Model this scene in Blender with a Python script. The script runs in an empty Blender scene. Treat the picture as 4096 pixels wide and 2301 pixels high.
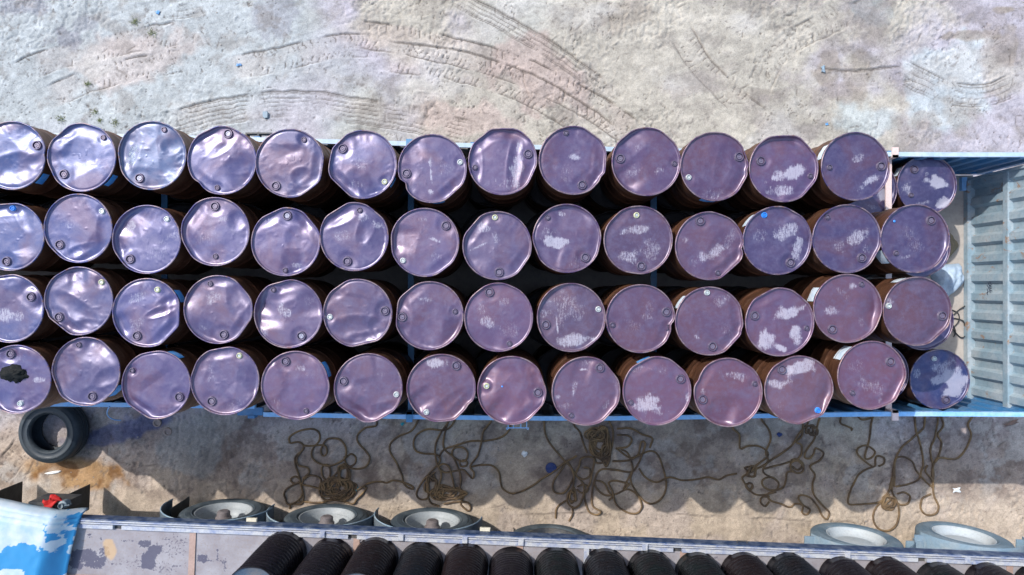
import bpy, math, random
import numpy as np

# ---------------------------------------------------------------- scene, camera, light
scene = bpy.context.scene
COL = scene.collection
R_ = math.radians
CAMZ = 9.0
FPX = 2735.0                       # focal length in photo pixels (4096 wide)

cam_data = bpy.data.cameras.new("camera")
cam_data.sensor_width = 36.0
cam_data.lens = 36.0 * FPX / 4096.0
cam_data.clip_start = 0.1
cam_data.clip_end = 2000.0
cam = bpy.data.objects.new("camera", cam_data)
COL.objects.link(cam)
cam.location = (0, 0, CAMZ)
cam.rotation_euler = (0, 0, 0)      # straight down, image top is +Y
scene.camera = cam

SUN_DIR = np.array([0.69, -0.59, -1.0]); SUN_DIR /= np.linalg.norm(SUN_DIR)
SUN_ELEV = math.asin(-SUN_DIR[2])
SUN_AZ = math.atan2(-SUN_DIR[0], -SUN_DIR[1])

world = bpy.data.worlds.new("World")
scene.world = world
world.use_nodes = True
nt = world.node_tree
nt.nodes.clear()
sky = nt.nodes.new("ShaderNodeTexSky")
sky.sky_type = 'NISHITA'
sky.sun_disc = False
sky.sun_elevation = SUN_ELEV
sky.sun_rotation = SUN_AZ
sky.air_density = 1.5
sky.dust_density = 2.0
sky.ozone_density = 1.6
bg = nt.nodes.new("ShaderNodeBackground")
bg.inputs[1].default_value = 0.15
wo = nt.nodes.new("ShaderNodeOutputWorld")
nt.links.new(sky.outputs[0], bg.inputs[0])
nt.links.new(bg.outputs[0], wo.inputs[0])

sun_data = bpy.data.lights.new("sun", 'SUN')
sun_data.energy = 2.25
sun_data.angle = R_(0.53)
sun_data.color = (1.0, 0.965, 0.915)
sun = bpy.data.objects.new("sun", sun_data)
COL.objects.link(sun)
from mathutils import Vector, Matrix
sun.rotation_euler = Vector(SUN_DIR).to_track_quat('-Z', 'Y').to_euler()
sun.location = (-8, 6, 12)

scene.view_settings.view_transform = 'Standard'
scene.view_settings.look = 'None'
scene.view_settings.exposure = 0.90
scene.view_settings.gamma = 1.0
scene.view_settings.use_curve_mapping = False

# ---------------------------------------------------------------- coordinates
def wp(sx, sy, z=0.0):             # a point of the 4096 px photo, at height z, in metres
    d = CAMZ - z
    return ((sx - 2048.0) / FPX * d, -(sy - 1150.5) / FPX * d)
def p25(px, py, z=0.0):            # measured on the 2576 px view
    return wp(px * 1.59006, py * 1.59006, z)
CROPS = {'A1': (0, 430), 'A2': (1000, 430), 'A3': (2000, 430), 'A4': (3000, 430),
         'B1': (0, 1050), 'B2': (1000, 1050), 'B3': (2000, 1050), 'B4': (3000, 1050),
         'C1': (0, 1600), 'C2': (1000, 1600), 'C3': (2000, 1600), 'C4': (3000, 1600)}
def cp(c, x, y, z=0.0):            # measured on an enlarged detail
    o = CROPS[c]; s = 2.0645 if c[0] == 'C' else 2.0673
    return wp(o[0] + x / s, o[1] + y / s, z)

# ---------------------------------------------------------------- noise
def _hash(ix, iy, seed):
    h = (ix.astype(np.int64) * 374761393 + iy.astype(np.int64) * 668265263 + seed * 1442695041) & 0xffffffff
    h = ((h ^ (h >> 13)) * 1274126177) & 0xffffffff
    h = (h ^ (h >> 16)) & 0xffffffff
    h = (h * 2246822519) & 0xffffffff
    return ((h ^ (h >> 15)) & 0xffffff) / float(0xffffff)
def vnoise(x, y, seed=0):
    ix = np.floor(x); iy = np.floor(y)
    fx = x - ix; fy = y - iy
    ux = fx * fx * fx * (fx * (fx * 6 - 15) + 10); uy = fy * fy * fy * (fy * (fy * 6 - 15) + 10)
    a = _hash(ix, iy, seed); b = _hash(ix + 1, iy, seed)
    c = _hash(ix, iy + 1, seed); d = _hash(ix + 1, iy + 1, seed)
    return a + (b - a) * ux + (c - a) * uy + (a - b - c + d) * ux * uy
def fbm(x, y, octv=4, seed=0, gain=0.5):
    s = 0.0; a = 1.0; t = 0.0
    ca, sa = math.cos(0.6), math.sin(0.6)
    for i in range(octv):
        s = s + a * vnoise(x, y, seed + i * 17); t += a; a *= gain
        x, y = (x * ca - y * sa) * 2.03 + 3.1, (x * sa + y * ca) * 2.03 + 7.7
    return s / t
def sstep(a, b, x):
    t = np.clip((x - a) / (b - a), 0, 1); return t * t * (3 - 2 * t)
def lin(c):
    c = np.asarray(c, dtype=float) / 255.0
    return np.where(c <= 0.04045, c / 12.92, ((c + 0.055) / 1.055) ** 2.4)

# ---------------------------------------------------------------- mesh helpers
def mesh_np(name, v, f, smooth=True, sharp=None):
    """v (n,3) array, f list of faces or (m,4)/(m,3) array"""
    me = bpy.data.meshes.new(name)
    v = np.asarray(v, dtype=np.float32)
    if isinstance(f, np.ndarray):
        m, k = f.shape
        me.vertices.add(len(v)); me.vertices.foreach_set("co", v.ravel())
        me.loops.add(m * k); me.loops.foreach_set("vertex_index", f.astype(np.int32).ravel())
        me.polygons.add(m)
        me.polygons.foreach_set("loop_start", np.arange(0, m * k, k, dtype=np.int32))
        me.polygons.foreach_set("loop_total", np.full(m, k, dtype=np.int32))
        me.update(calc_edges=True); me.validate()
    else:
        me.from_pydata([tuple(map(float, p)) for p in v], [], f)
        me.update()
    me.polygons.foreach_set("use_smooth", np.full(len(me.polygons), smooth))
    if smooth and sharp is not None:
        me.set_sharp_from_angle(angle=R_(sharp))
    return me
def add_attr(me, name, vals):
    vals = np.asarray(vals, dtype=np.float32)
    if vals.ndim == 1:
        a = me.attributes.new(name, 'FLOAT', 'POINT'); a.data.foreach_set("value", vals)
    else:
        if vals.shape[1] == 3: vals = np.hstack([vals, np.ones((len(vals), 1), np.float32)])
        a = me.attributes.new(name, 'FLOAT_COLOR', 'POINT'); a.data.foreach_set("color", vals.ravel())
def obj(name, me, mat=None, parent=None, loc=None, rot=None):
    o = bpy.data.objects.new(name, me)
    COL.objects.link(o)
    if me is not None and mat is not None and len(me.materials) == 0: me.materials.append(mat)
    if parent is not None: o.parent = parent
    if loc is not None: o.location = loc
    if rot is not None: o.rotation_euler = rot
    return o
def tag(o, label=None, cat=None, group=None, kind=None):
    if label: o['label'] = label
    if cat: o['category'] = cat
    if group: o['group'] = group
    if kind: o['kind'] = kind
    return o
def empty(name, loc=(0, 0, 0), rz=0.0):
    o = bpy.data.objects.new(name, None); COL.objects.link(o)
    o.empty_display_size = 0.1; o.location = loc; o.rotation_euler = (0, 0, rz)
    return o
class MB:
    def __init__(s): s.v = []; s.f = []
    def add(s, v, f):
        n = len(s.v); s.v += [tuple(map(float, p)) for p in v]; s.f += [tuple(i + n for i in q) for q in f]; return s
    def box(s, x0, x1, y0, y1, z0, z1, b=0.0):
        if b <= 0:
            v = [(x, y, z) for z in (z0, z1) for y in (y0, y1) for x in (x0, x1)]
            return s.add(v, [(0, 2, 3, 1), (4, 5, 7, 6), (0, 1, 5, 4), (2, 6, 7, 3), (0, 4, 6, 2), (1, 3, 7, 5)])
        # box with chamfered top edge
        lo = [(x0, y0), (x1, y0), (x1, y1), (x0, y1)]; hi = [(x0 + b, y0 + b), (x1 - b, y0 + b), (x1 - b, y1 - b), (x0 + b, y1 - b)]
        v = [(x, y, z0) for x, y in lo] + [(x, y, z1 - b) for x, y in lo] + [(x, y, z1) for x, y in hi]
        f = [(3, 2, 1, 0), (8, 9, 10, 11)]
        for i in range(4):
            j = (i + 1) % 4
            f += [(i, j, j + 4, i + 4), (i + 4, j + 4, j + 8, i + 8)]
        return s.add(v, f)
    def lathe(s, prof, seg=24, axis='z', o=(0, 0, 0), close=False):
        n = len(prof); v = []; f = []
        for i in range(seg):
            a = 2 * math.pi * i / seg; c, q = math.cos(a), math.sin(a)
            for r, h in prof:
                if axis == 'z': v.append((o[0] + r * c, o[1] + r * q, o[2] + h))
                else: v.append((o[0] + r * c, o[1] + h, o[2] + r * q))
        for i in range(seg):
            j = (i + 1) % seg
            for k in range(n if close else n - 1):
                l = (k + 1) % n
                q4 = (i * n + k, j * n + k, j * n + l, i * n + l)
                f.append(q4 if axis == 'z' else q4[::-1])
        return s.add(v, f)
    def tube(s, pts, r, seg=6, cap=True, flat=1.0):
        P = np.asarray(pts, float); n = len(P)
        T = np.gradient(P, axis=0); T /= np.linalg.norm(T, axis=1)[:, None] + 1e-9
        up = np.array([0.0, 0.0, 1.0])
        v = []; f = []
        rr = np.full(n, r) if np.isscalar(r) else np.asarray(r)
        for i in range(n):
            sd = np.cross(T[i], up)
            if np.linalg.norm(sd) < 1e-3: sd = np.array([1.0, 0, 0])
            sd /= np.linalg.norm(sd); nn = np.cross(sd, T[i])
            for k in range(seg):
                a = 2 * math.pi * k / seg
                v.append(P[i] + rr[i] * (math.cos(a) * sd + flat * math.sin(a) * nn))
        for i in range(n - 1):
            for k in range(seg):
                l = (k + 1) % seg
                f.append((i * seg + k, i * seg + l, (i + 1) * seg + l, (i + 1) * seg + k))
        if cap: f += [tuple(range(seg))[::-1], tuple((n - 1) * seg + k for k in range(seg))]
        return s.add(v, f)
    def mesh(s, name, smooth=False, sharp=35):
        return mesh_np(name, np.array(s.v), s.f, smooth, sharp if smooth else None)
    def build(s, name, mat, parent=None, smooth=False, sharp=35, loc=None, rot=None):
        return obj(name, s.mesh(name, smooth, sharp), mat, parent, loc, rot)
def catmull(P, step):
    P = np.asarray(P, float)
    Q = np.vstack([2 * P[0] - P[1], P, 2 * P[-1] - P[-2]])
    out = []
    for i in range(1, len(Q) - 2):
        p0, p1, p2, p3 = Q[i - 1], Q[i], Q[i + 1], Q[i + 2]
        n = max(2, int(np.linalg.norm(p2 - p1) / step))
        for k in range(n):
            t = k / n
            out.append(0.5 * ((2 * p1) + (p2 - p0) * t + (2 * p0 - 5 * p1 + 4 * p2 - p3) * t * t + (3 * p1 - p0 - 3 * p2 + p3) * t ** 3))
    out.append(P[-1])
    return np.array(out)

# ---------------------------------------------------------------- materials
class NT:
    def __init__(s, name):
        s.m = bpy.data.materials.new(name); s.m.use_nodes = True
        s.t = s.m.node_tree; s.b = s.t.nodes["Principled BSDF"]; s.x = 0
    def n(s, typ, **kw):
        nd = s.t.nodes.new(typ)
        for k, v in kw.items(): setattr(nd, k, v)
        return nd
    def l(s, a, b): s.t.links.new(a, b)
    def set(s, **kw):
        for k, v in kw.items():
            i = s.b.inputs[k.replace('_', ' ')]
            if hasattr(v, 'is_output') or isinstance(v, bpy.types.NodeSocket): s.l(v, i)
            else: i.default_value = v
    def coord(s, kind='Object'):
        return s.n("ShaderNodeTexCoord").outputs[kind]
    def noise(s, vec, scale, detail=5, rough=0.55, dist=0.0):
        nd = s.n("ShaderNodeTexNoise")
        nd.inputs['Scale'].default_value = scale; nd.inputs['Detail'].default_value = detail
        nd.inputs['Roughness'].default_value = rough; nd.inputs['Distortion'].default_value = dist
        if vec is not None: s.l(vec, nd.inputs['Vector'])
        return nd.outputs['Fac']
    def ramp(s, fac, stops):
        nd = s.n("ShaderNodeValToRGB"); cr = nd.color_ramp
        while len(cr.elements) < len(stops): cr.elements.new(0.5)
        for e, (p, c) in zip(cr.elements, stops):
            e.position = p; e.color = (c[0], c[1], c[2], 1) if not np.isscalar(c) else (c, c, c, 1)
        s.l(fac, nd.inputs[0]); return nd.outputs[0]
    def mix(s, fac, a, b, mode='MIX'):
        nd = s.n("ShaderNodeMix", data_type='RGBA', blend_type=mode)
        for sock, v in ((nd.inputs[0], fac), (nd.inputs[6], a), (nd.inputs[7], b)):
            if isinstance(v, bpy.types.NodeSocket): s.l(v, sock)
            elif np.isscalar(v): sock.default_value = v
            else: sock.default_value = (v[0], v[1], v[2], 1)
        return nd.outputs[2]
    def math(s, op, a, b=None, clamp=False):
        nd = s.n("ShaderNodeMath", operation=op, use_clamp=clamp)
        for i, v in enumerate((a, b)):
            if v is None: continue
            if isinstance(v, bpy.types.NodeSocket): s.l(v, nd.inputs[i])
            else: nd.inputs[i].default_value = v
        return nd.outputs[0]
    def bump(s, h, strength=0.3, dist=0.01):
        nd = s.n("ShaderNodeBump"); nd.inputs['Strength'].default_value = strength
        nd.inputs['Distance'].default_value = dist; s.l(h, nd.inputs['Height']); return nd.outputs[0]
    def attr(s, name, out='Fac'):
        return s.n("ShaderNodeAttribute", attribute_name=name).outputs[out]
    def rndvec(s, scale=(1, 1, 1)):
        """object coordinates shifted by the object's own random number"""
        oi = s.n("ShaderNodeObjectInfo"); tc = s.coord()
        m = s.n("ShaderNodeVectorMath", operation='MULTIPLY_ADD')
        cb = s.n("ShaderNodeCombineXYZ")
        for i in range(3): s.l(s.math('MULTIPLY', oi.outputs['Random'], 37.0 + 11 * i), cb.inputs[i])
        s.l(tc, m.inputs[0]); m.inputs[1].default_value = scale; s.l(cb.outputs[0], m.inputs[2])
        return m.outputs[0], oi

def worn(name, base, rough=0.5, metal=0.0, dirt=(0.3, 0.26, 0.2), amt=0.35, scale=6.0, bump=0.15, rust=None, spec=0.5):
    k = NT(name); v, oi = k.rndvec()
    n1 = k.noise(v, scale, 6, 0.65); n2 = k.noise(v, scale * 7, 4, 0.6)
    f = k.ramp(n1, [(0.42, 0.0), (0.72, 1.0)])
    c = k.mix(k.math('MULTIPLY', f, amt), base, dirt)
    c = k.mix(k.math('MULTIPLY', k.ramp(n2, [(0.45, 0.0), (0.75, 1.0)]), 0.35), c, tuple(x * 0.45 for x in base))
    if rust is not None:
        n3 = k.noise(v, scale * 1.7, 6, 0.7, 0.4)
        c = k.mix(k.ramp(n3, [(0.60, 0.0), (0.66, 0.85)]), c, rust)
    k.set(Base_Color=c, Metallic=metal, Roughness=k.ramp(n1, [(0.3, max(0.05, rough - 0.12)), (0.75, min(1, rough + 0.2))]),
          Specular_IOR_Level=spec, Normal=k.bump(n2, bump, 0.004))
    return k.m
# ================================================================ GROUND (one sheet, dense where the photo looks)
def axis(lo, hi, step, far):
    core = np.arange(lo, hi + step / 2, step)
    out = []; s = step; x = hi
    while x < far:
        s *= 1.45; x += s; out.append(x)
    out = np.array(out)
    return np.concatenate([(lo - (out - hi))[::-1], core, out])
gx = axis(-7.15, 7.15, 0.0138, 400.0); gy = axis(-4.1, 4.1, 0.0138, 400.0)
GX, GY = np.meshgrid(gx, gy)
PX = 1288 + GX * 1720.0 / 9.0; PY = 723.5 - GY * 1720.0 / 9.0     # where a ground point sits on the 2576 px view
near = sstep(9.0, 7.5, np.abs(GX)) * sstep(6.0, 4.6, np.abs(GY))
XX = np.clip(GX, -30, 30); YY = np.clip(GY, -30, 30)
n_big = fbm(XX * 0.55, YY * 0.55, 4, 11)
n_mid = fbm(XX * 2.3, YY * 2.3, 4, 31)
n_mid2 = fbm(XX * 1.4 + 9, YY * 1.4, 5, 77)
n_fine = fbm(XX * 9.0, YY * 9.0, 4, 51)
n_grit = fbm(XX * 32.0, YY * 32.0, 2, 91)
n_aniso = fbm(XX * 3.0 + YY * 1.2, (YY - XX * 0.35) * 16.0, 4, 131)
H = (n_big - 0.5) * 0.030 + (n_mid - 0.5) * 0.012 + (n_fine - 0.5) * 0.006 + (n_grit - 0.5) * 0.0055
# crusty ridges and clods
ridge = 1 - np.abs(2 * fbm(XX * 6.5, YY * 6.5, 3, 201) - 1)
clod_mask = sstep(0.52, 0.66, fbm(XX * 1.1 + 4, YY * 1.1, 3, 211)) * near
H += clod_mask * (sstep(0.80, 0.97, ridge) * -0.011 + (n_grit - 0.5) * 0.008)
H += (n_aniso - 0.5) * 0.006 * near
# little curled cracks
cr = np.abs(fbm(XX * 13.0, YY * 9.0, 2, 301) - 0.5)
CRK = sstep(0.016, 0.004, cr) * sstep(0.50, 0.60, fbm(XX * 2.1, YY * 2.1, 3, 311)) * sstep(0.5, 0.62, fbm(XX * 11, YY * 11, 2, 321)) * near
H -= CRK * 0.014
# footprints and scuffs
rng = np.random.default_rng(5)
PINK = np.zeros_like(H); DARK = CRK * 0.9
def local(x, y, r):
    j0, j1 = np.searchsorted(gx, (x - r, x + r)); i0, i1 = np.searchsorted(gy, (y - r, y + r))
    return slice(i0, i1), slice(j0, j1)
for _ in range(1500):
    x = rng.uniform(-6.9, 6.9); y = rng.uniform(-3.9, 3.9)
    a = rng.uniform(0, math.pi); L = rng.uniform(0.02, 0.10); W = rng.uniform(0.004, 0.011); dp = rng.uniform(0.004, 0.013) * rng.choice([-1, 1], p=[0.75, 0.25])
    q = local(x, y, 0.2); X = GX[q] - x; Y = GY[q] - y
    u = X * math.cos(a) + Y * math.sin(a); w = -X * math.sin(a) + Y * math.cos(a) + 2.0 * u * u * rng.uniform(-1, 1)
    g = np.exp(-(u / L) ** 2 - (w / W) ** 2); H[q] -= dp * g
    if dp > 0.006: DARK[q] = np.maximum(DARK[q], 0.9 * g)

def track(pts, width, lug, edge, seed, pink=0.4, lug_gap=0.075, lines=0, skip=0.35, soft=1.0):
    """a tyre track: pressed edges, cross lugs, broken up by noise. pts on the 2576 px view"""
    W = np.array([p25(*p) for p in pts]); C = catmull(W, 0.10)
    m = width + 0.1
    q = (slice(*np.searchsorted(gy, (C[:, 1].min() - m, C[:, 1].max() + m))), slice(*np.searchsorted(gx, (C[:, 0].min() - m, C[:, 0].max() + m))))
    X = GX[q]; Y = GY[q]
    best = np.full(X.shape, 9.0); S = np.zeros(X.shape); T = np.zeros(X.shape); s0 = 0.0
    for a, b in zip(C[:-1], C[1:]):
        d = b - a; L = np.linalg.norm(d) + 1e-9; d = d / L
        u = np.clip((X - a[0]) * d[0] + (Y - a[1]) * d[1], 0, L)
        ex = X - a[0] - u * d[0]; ey = Y - a[1] - u * d[1]; dist = np.hypot(ex, ey)
        k = dist < best
        best[k] = dist[k]; S[k] = (s0 + u)[k]; T[k] = (d[0] * (Y - a[1]) - d[1] * (X - a[0]))[k]; s0 += L
    ends = sstep(0, 0.25, S) * sstep(s0, s0 - 0.25, S)
    wob = (fbm(X * 7, Y * 7, 2, seed) - 0.5) * 0.03
    t = T + wob
    hw = width / 2
    br = sstep(skip, skip + 0.2, fbm(X * 3.0, Y * 3.0, 3, seed + 5))
    br2 = sstep(skip + 0.12, skip + 0.22, fbm(X * 6.0, Y * 6.0, 3, seed + 9))
    inside = sstep(hw + 0.02, hw - 0.02, np.abs(t)) * ends
    h = np.zeros(X.shape)
    h -= inside * 0.004 * soft
    for e, wt in ((hw, 1.0), (-hw, 0.75)):
        g = np.exp(-((t - e) / 0.010) ** 2); h -= 1.15 * edge * wt * g * br * ends
        h += edge * 0.5 * wt * np.exp(-((t - e - math.copysign(0.022, e)) / 0.014) ** 2) * br * ends
    Sw = S + 0.09 * (fbm(X * 5 + 3, Y * 5, 2, seed + 13) - 0.5) + 0.025 * (fbm(X * 22, Y * 22, 2, seed + 15) - 0.5)
    ph = np.abs(((Sw + 0.35 * np.abs(t) + wob) / lug_gap) % 1.0 - 0.5)
    lugm = sstep(hw * 0.25, hw * 0.5, np.abs(t)) * inside
    h -= lug * 1.1 * sstep(0.09, 0.02, ph) * lugm * br2
    for i in range(lines):
        e = -hw + (i + 0.5) * width / lines
        h -= edge * 0.7 * np.exp(-((t - e) / 0.007) ** 2) * br * ends
    H[q] += h * 1.0
    PINK[q] = np.maximum(PINK[q], inside * 0.5 * pink * sstep(0.3, 0.6, fbm(X * 2, Y * 2, 3, seed + 3)))
    DARK[q] = np.maximum(DARK[q], np.clip((-h - 0.005) / 0.008, 0, 1) * ends)
track([(10, 200), (130, 150), (290, 112), (400, 90), (470, 78)], 0.30, 0.010, 0.013, 401, 0.5)
track([(110, 250), (230, 200), (330, 175), (470, 150)], 0.30, 0.013, 0.013, 411, 0.6)
track([(560, 175), (700, 150), (840, 118), (960, 115)], 0.30, 0.011, 0.011, 421, 0.5)
track([(880, 82), (1010, 100), (1150, 132), (1290, 172), (1400, 222), (1500, 275), (1600, 345)], 0.36, 0.012, 0.016, 431, 0.75, skip=0.34)
track([(960, 140), (1110, 158), (1240, 190), (1360, 240), (1460, 300), (1540, 360)], 0.40, 0.012, 0.015, 441, 0.8, skip=0.26)
track([(1120, -20), (1230, 38), (1340, 100), (1430, 158), (1500, 210), (1580, 262)], 0.22, 0.005, 0.013, 451, 0.1, lines=4, skip=0.25)
track([(400, 322), (520, 290), (650, 266), (780, 262), (900, 280), (1030, 300), (1200, 342)], 0.34, 0.004, 0.012, 461, 0.35, lines=6, skip=0.28)
track([(330, 40), (430, 24), (560, 5)], 0.26, 0.004, 0.011, 471, 0.0, lines=4)
track([(2040, 190), (2130, 200), (2230, 190), (2330, 180)], 0.22, 0.004, 0.012, 481, 0.0, lines=5, skip=0.38)
track([(2250, 170), (2380, 230), (2480, 240), (2570, 205)], 0.3, 0.006, 0.011, 491, 0.1, lines=4, skip=0.25)
track([(1010, 300), (1020, 240), (1000, 170)], 0.16, 0.006, 0.006, 501, 0.1, skip=0.45)
track([(1275, 110), (1300, 200), (1335, 300)], 0.16, 0.010, 0.007, 511, 0.4, skip=0.42)
track([(1900, 240), (1960, 130), (2080, 60), (2200, 20)], 0.3, 0.008, 0.010, 521, 0.05)
track([(1700, 60), (1760, 160), (1850, 250), (1950, 330)], 0.3, 0.010, 0.011, 531, 0.1)
track([(-10, 1215), (30, 1160), (75, 1105)], 0.28, 0.012, 0.012, 541, 0.0, skip=0.2)
track([(560, 1330), (900, 1345), (1500, 1320), (2200, 1345)], 0.3, 0.005, 0.008, 551, 0.0)

# ---- ground colour: dry clay in several tones, damp and stained patches
def patch(px, py, rx, ry, seed, rough=0.55, ang=0.0, sc=3.0):
    x, y = p25(px, py); rx *= 9 / 1720.0; ry *= 9 / 1720.0
    X = GX - x; Y = GY - y; c, s = math.cos(R_(ang)), math.sin(R_(ang))
    d = np.hypot((X * c + Y * s) / rx, (-X * s + Y * c) / ry)
    return sstep(1.0 + 0.25, 1.0 - 0.25, d + (fbm(XX * sc, YY * sc, 4, seed) - 0.5) * 2 * rough)
BLUE = lin((192, 199, 200)); LILAC = lin((193, 187, 196)); SAND = lin((196, 189, 177))
ROSE = lin((200, 180, 172)); WARM = lin((208, 189, 168)); DAMP = lin((160, 149, 138)); GREYV = lin((150, 148, 160))
def mixc(C, W, c): return C + (np.asarray(c) - C) * W[..., None]
C = np.broadcast_to(LILAC, H.shape + (3,)).copy()
wsand = sstep(0.40, 0.60, n_mid2 * 0.55 + 0.45 * sstep(500, 1300, PX) * sstep(2700, 1700, PX))
C = mixc(C, wsand, SAND)
wblue = sstep(0.36, 0.62, n_big * 0.55 + 0.5 * sstep(1150, 300, PX) * sstep(900, 400, PY))
C = mixc(C, wblue * 0.85, BLUE)
C = mixc(C, PINK, ROSE)
C = mixc(C, patch(1350, 190, 130, 70, 601, 0.9, -30) * 0.75, ROSE)
C = mixc(C, patch(330, 150, 130, 60, 602, 0.9, 15) * 0.5, ROSE)
C = mixc(C, patch(1180, 300, 150, 45, 603, 0.9, -12) * 0.7, ROSE)
C = mixc(C, sstep(1000, 1180, PY) * 0.92, WARM)
C = mixc(C, sstep(1000, 1180, PY) * sstep(0.5, 0.7, n_mid) * 0.5, lin((206, 190, 182)))
C = mixc(C, patch(2395, 205, 110, 95, 611, 0.8) * 0.9, lin((200, 208, 212)))
C = mixc(C, patch(2200, 300, 80, 45, 612, 0.8) * 0.7, lin((196, 205, 206)))
C = mixc(C, patch(2180, 20, 50, 40, 613, 0.8) * 0.7, lin((150, 168, 175)))
C = mixc(C, sstep(0.55, 0.72, fbm(XX * 1.7, YY * 1.7, 4, 621)) * sstep(1900, 2350, PX) * sstep(900, 500, PY) * 0.55, DAMP)
for k, (a, b, rx, ry, w) in enumerate([(2080, 170, 30, 70, .8), (2140, 230, 45, 25, .6), (2160, 170, 30, 60, .6), (2520, 160, 40, 90, .7), (2440, 90, 70, 12, .8), (2530, 25, 40, 10, .9),
        (1560, 40, 60, 40, .6), (690, 30, 45, 60, .5), (170, 95, 40, 28, .6), (50, 15, 60, 25, .6), (220, 60, 30, 30, .45), (1080, 10, 40, 30, .3), (2330, 300, 60, 25, .5),
        (1900, 240, 60, 14, .4), (620, 370, 40, 30, .3), (120, 330, 80, 40, .3)]):
    C = mixc(C, patch(a, b, rx, ry, 630 + k, 0.8, sc=5.0) * w, DAMP if a > 1000 else GREYV)
mot = fbm(XX * 1.9 + 2, YY * 2.6 + 7, 6, 641, 0.62)
C = mixc(C, sstep(0.50, 0.68, mot) * 0.5 * sstep(900, 2000, PX) * sstep(1000, 900, PY), lin((158, 148, 148)))
C = mixc(C, sstep(0.56, 0.70, fbm(XX * 3.1, YY * 3.7 + 4, 6, 643, 0.65)) * 0.45 * sstep(1000, 900, PY), lin((150, 142, 136)))
# stained, trodden ground beside the trailer
C = mixc(C, sstep(0.42, 0.60, fbm(XX * 1.5, YY * 2.1, 6, 651, 0.62)) * sstep(1010, 1060, PY) * sstep(1290, 1190, PY) * 0.55, lin((150, 134, 128)))
C = mixc(C, sstep(0.52, 0.62, fbm(XX * 3.2, YY * 3.2, 6, 661, 0.65)) * sstep(1000, 1050, PY) * sstep(1290, 1220, PY) * 0.5, lin((118, 100, 94)))
C = mixc(C, sstep(0.56, 0.66, fbm(XX * 2.4 + 9, YY * 2.4, 5, 667, 0.6)) * sstep(1000, 1050, PY) * sstep(1290, 1200, PY) * 0.6, lin((196, 190, 184)))
C = mixc(C, patch(470, 1120, 100, 60, 665, 0.8) * 0.6, lin((180, 180, 178)))
C = mixc(C, patch(300, 1085, 125, 26, 671, 0.9, 14) * 0.62, lin((62, 88, 150)))
OIL = patch(205, 1195, 130, 40, 681, 0.55, -8, 4.0) * sstep(0.25, 0.45, n_mid)
C = mixc(C, OIL * 0.7, lin((188, 140, 72)))
C = mixc(C, OIL * sstep(0.5, 0.62, fbm(XX * 5, YY * 5, 4, 691)) * 0.7, lin((120, 74, 26)))
C = mixc(C, patch(60, 1130, 60, 60, 695, 0.6) * 0.3, lin((205, 180, 150)))
# broad swept streaks left by turning wheels and shovels
wx = GX + 0.5 * (n_big - 0.5); wy = GY + 0.5 * (n_mid2 - 0.5)
rr1 = np.hypot(wx - 1.2, wy + 3.2); rr2 = np.hypot(wx - 6.5, wy - 6.0); th1 = np.arctan2(wy + 3.2, wx - 1.2); th2 = np.arctan2(wy - 6.0, wx - 6.5)
st1 = fbm(rr1 * 5.5, th1 * 1.6, 4, 901); st2 = fbm(rr2 * 7.0, th2 * 2.2, 4, 911); st3 = fbm(rr1 * 20.0, th1 * 3.0, 3, 921)
C *= (1 + ((st1 - 0.5) * 0.30 + (st2 - 0.5) * 0.30 * sstep(1.0, 4.0, GX) + (st3 - 0.5) * 0.20) * near)[..., None]
C = mixc(C, sstep(0.60, 0.75, fbm(XX * 0.9 + 3, YY * 1.4 + 1, 5, 931)) * 0.5 * sstep(1000, 900, PY), lin((214, 210, 206)))
# fine mottling, specks
C *= (1 + (n_fine - 0.5) * 0.42 + (n_grit - 0.5) * 0.34)[..., None]
spk = sstep(0.74, 0.82, fbm(XX * 24, YY * 24, 2, 701)) * sstep(0.45, 0.6, n_mid)
C = mixc(C, spk * 0.55, lin((120, 112, 108)))
C = mixc(C, DARK * 0.80, lin((108, 99, 92)))
wf = sstep(8.3, 7.3, np.abs(GX)) * sstep(5.2, 4.3, np.abs(GY))
C = mixc(np.broadcast_to(lin((194, 188, 182)), C.shape).copy(), wf, C)
C = np.clip(C * 0.71, 0.01, 0.9)

ny, nx = H.shape
idx = np.arange(ny * nx).reshape(ny, nx)
quads = np.stack([idx[:-1, :-1], idx[:-1, 1:], idx[1:, 1:], idx[1:, :-1]], -1).reshape(-1, 4)
# keep objects resting: flatten under the ropes' height range is not needed, relief is only a few mm
gm = mesh_np("ground", np.stack([GX, GY, H * near - 0.002], -1).reshape(-1, 3), quads, True)
add_attr(gm, "tone", C.reshape(-1, 3)); add_attr(gm, "wet", (OIL * 0.8).ravel())
k = NT("dry_clay")
co = k.coord()
n1 = k.noise(co, 60, 6, 0.7); n2 = k.noise(co, 220, 3, 0.6)
c = k.mix(0.55, k.attr("tone", 'Color'), k.ramp(n1, [(0.32, 0.45), (0.60, 1.10)]), 'MULTIPLY')
n3 = k.noise(co, 130, 4, 0.7)
c = k.mix(k.math('MULTIPLY', k.ramp(n3, [(0.60, 0.0), (0.70, 1.0)]), 0.35), c, (0.17, 0.155, 0.145))
far = k.noise(co, 0.8, 8, 0.65)
c = k.mix(0.5, c, k.ramp(far, [(0.30, 0.72), (0.65, 1.12)]), 'MULTIPLY')
k.set(Base_Color=c, Roughness=k.math('SUBTRACT', 0.95, k.math('MULTIPLY', k.attr("wet"), 0.6)), Specular_IOR_Level=0.25,
      Normal=k.bump(k.math('ADD', n1, k.math('MULTIPLY', n2, 0.6)), 0.22, 0.008))
ground = obj("ground", gm, k.m)
tag(ground, "dry pale clay yard with tyre tracks and stains", "ground", kind="structure")
def gz(x, y):
    j = min(max(np.searchsorted(gx, x), 1), nx - 1); i = min(max(np.searchsorted(gy, y), 1), ny - 1)
    return float(H[i, j] * near[i, j] - 0.002)
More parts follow.
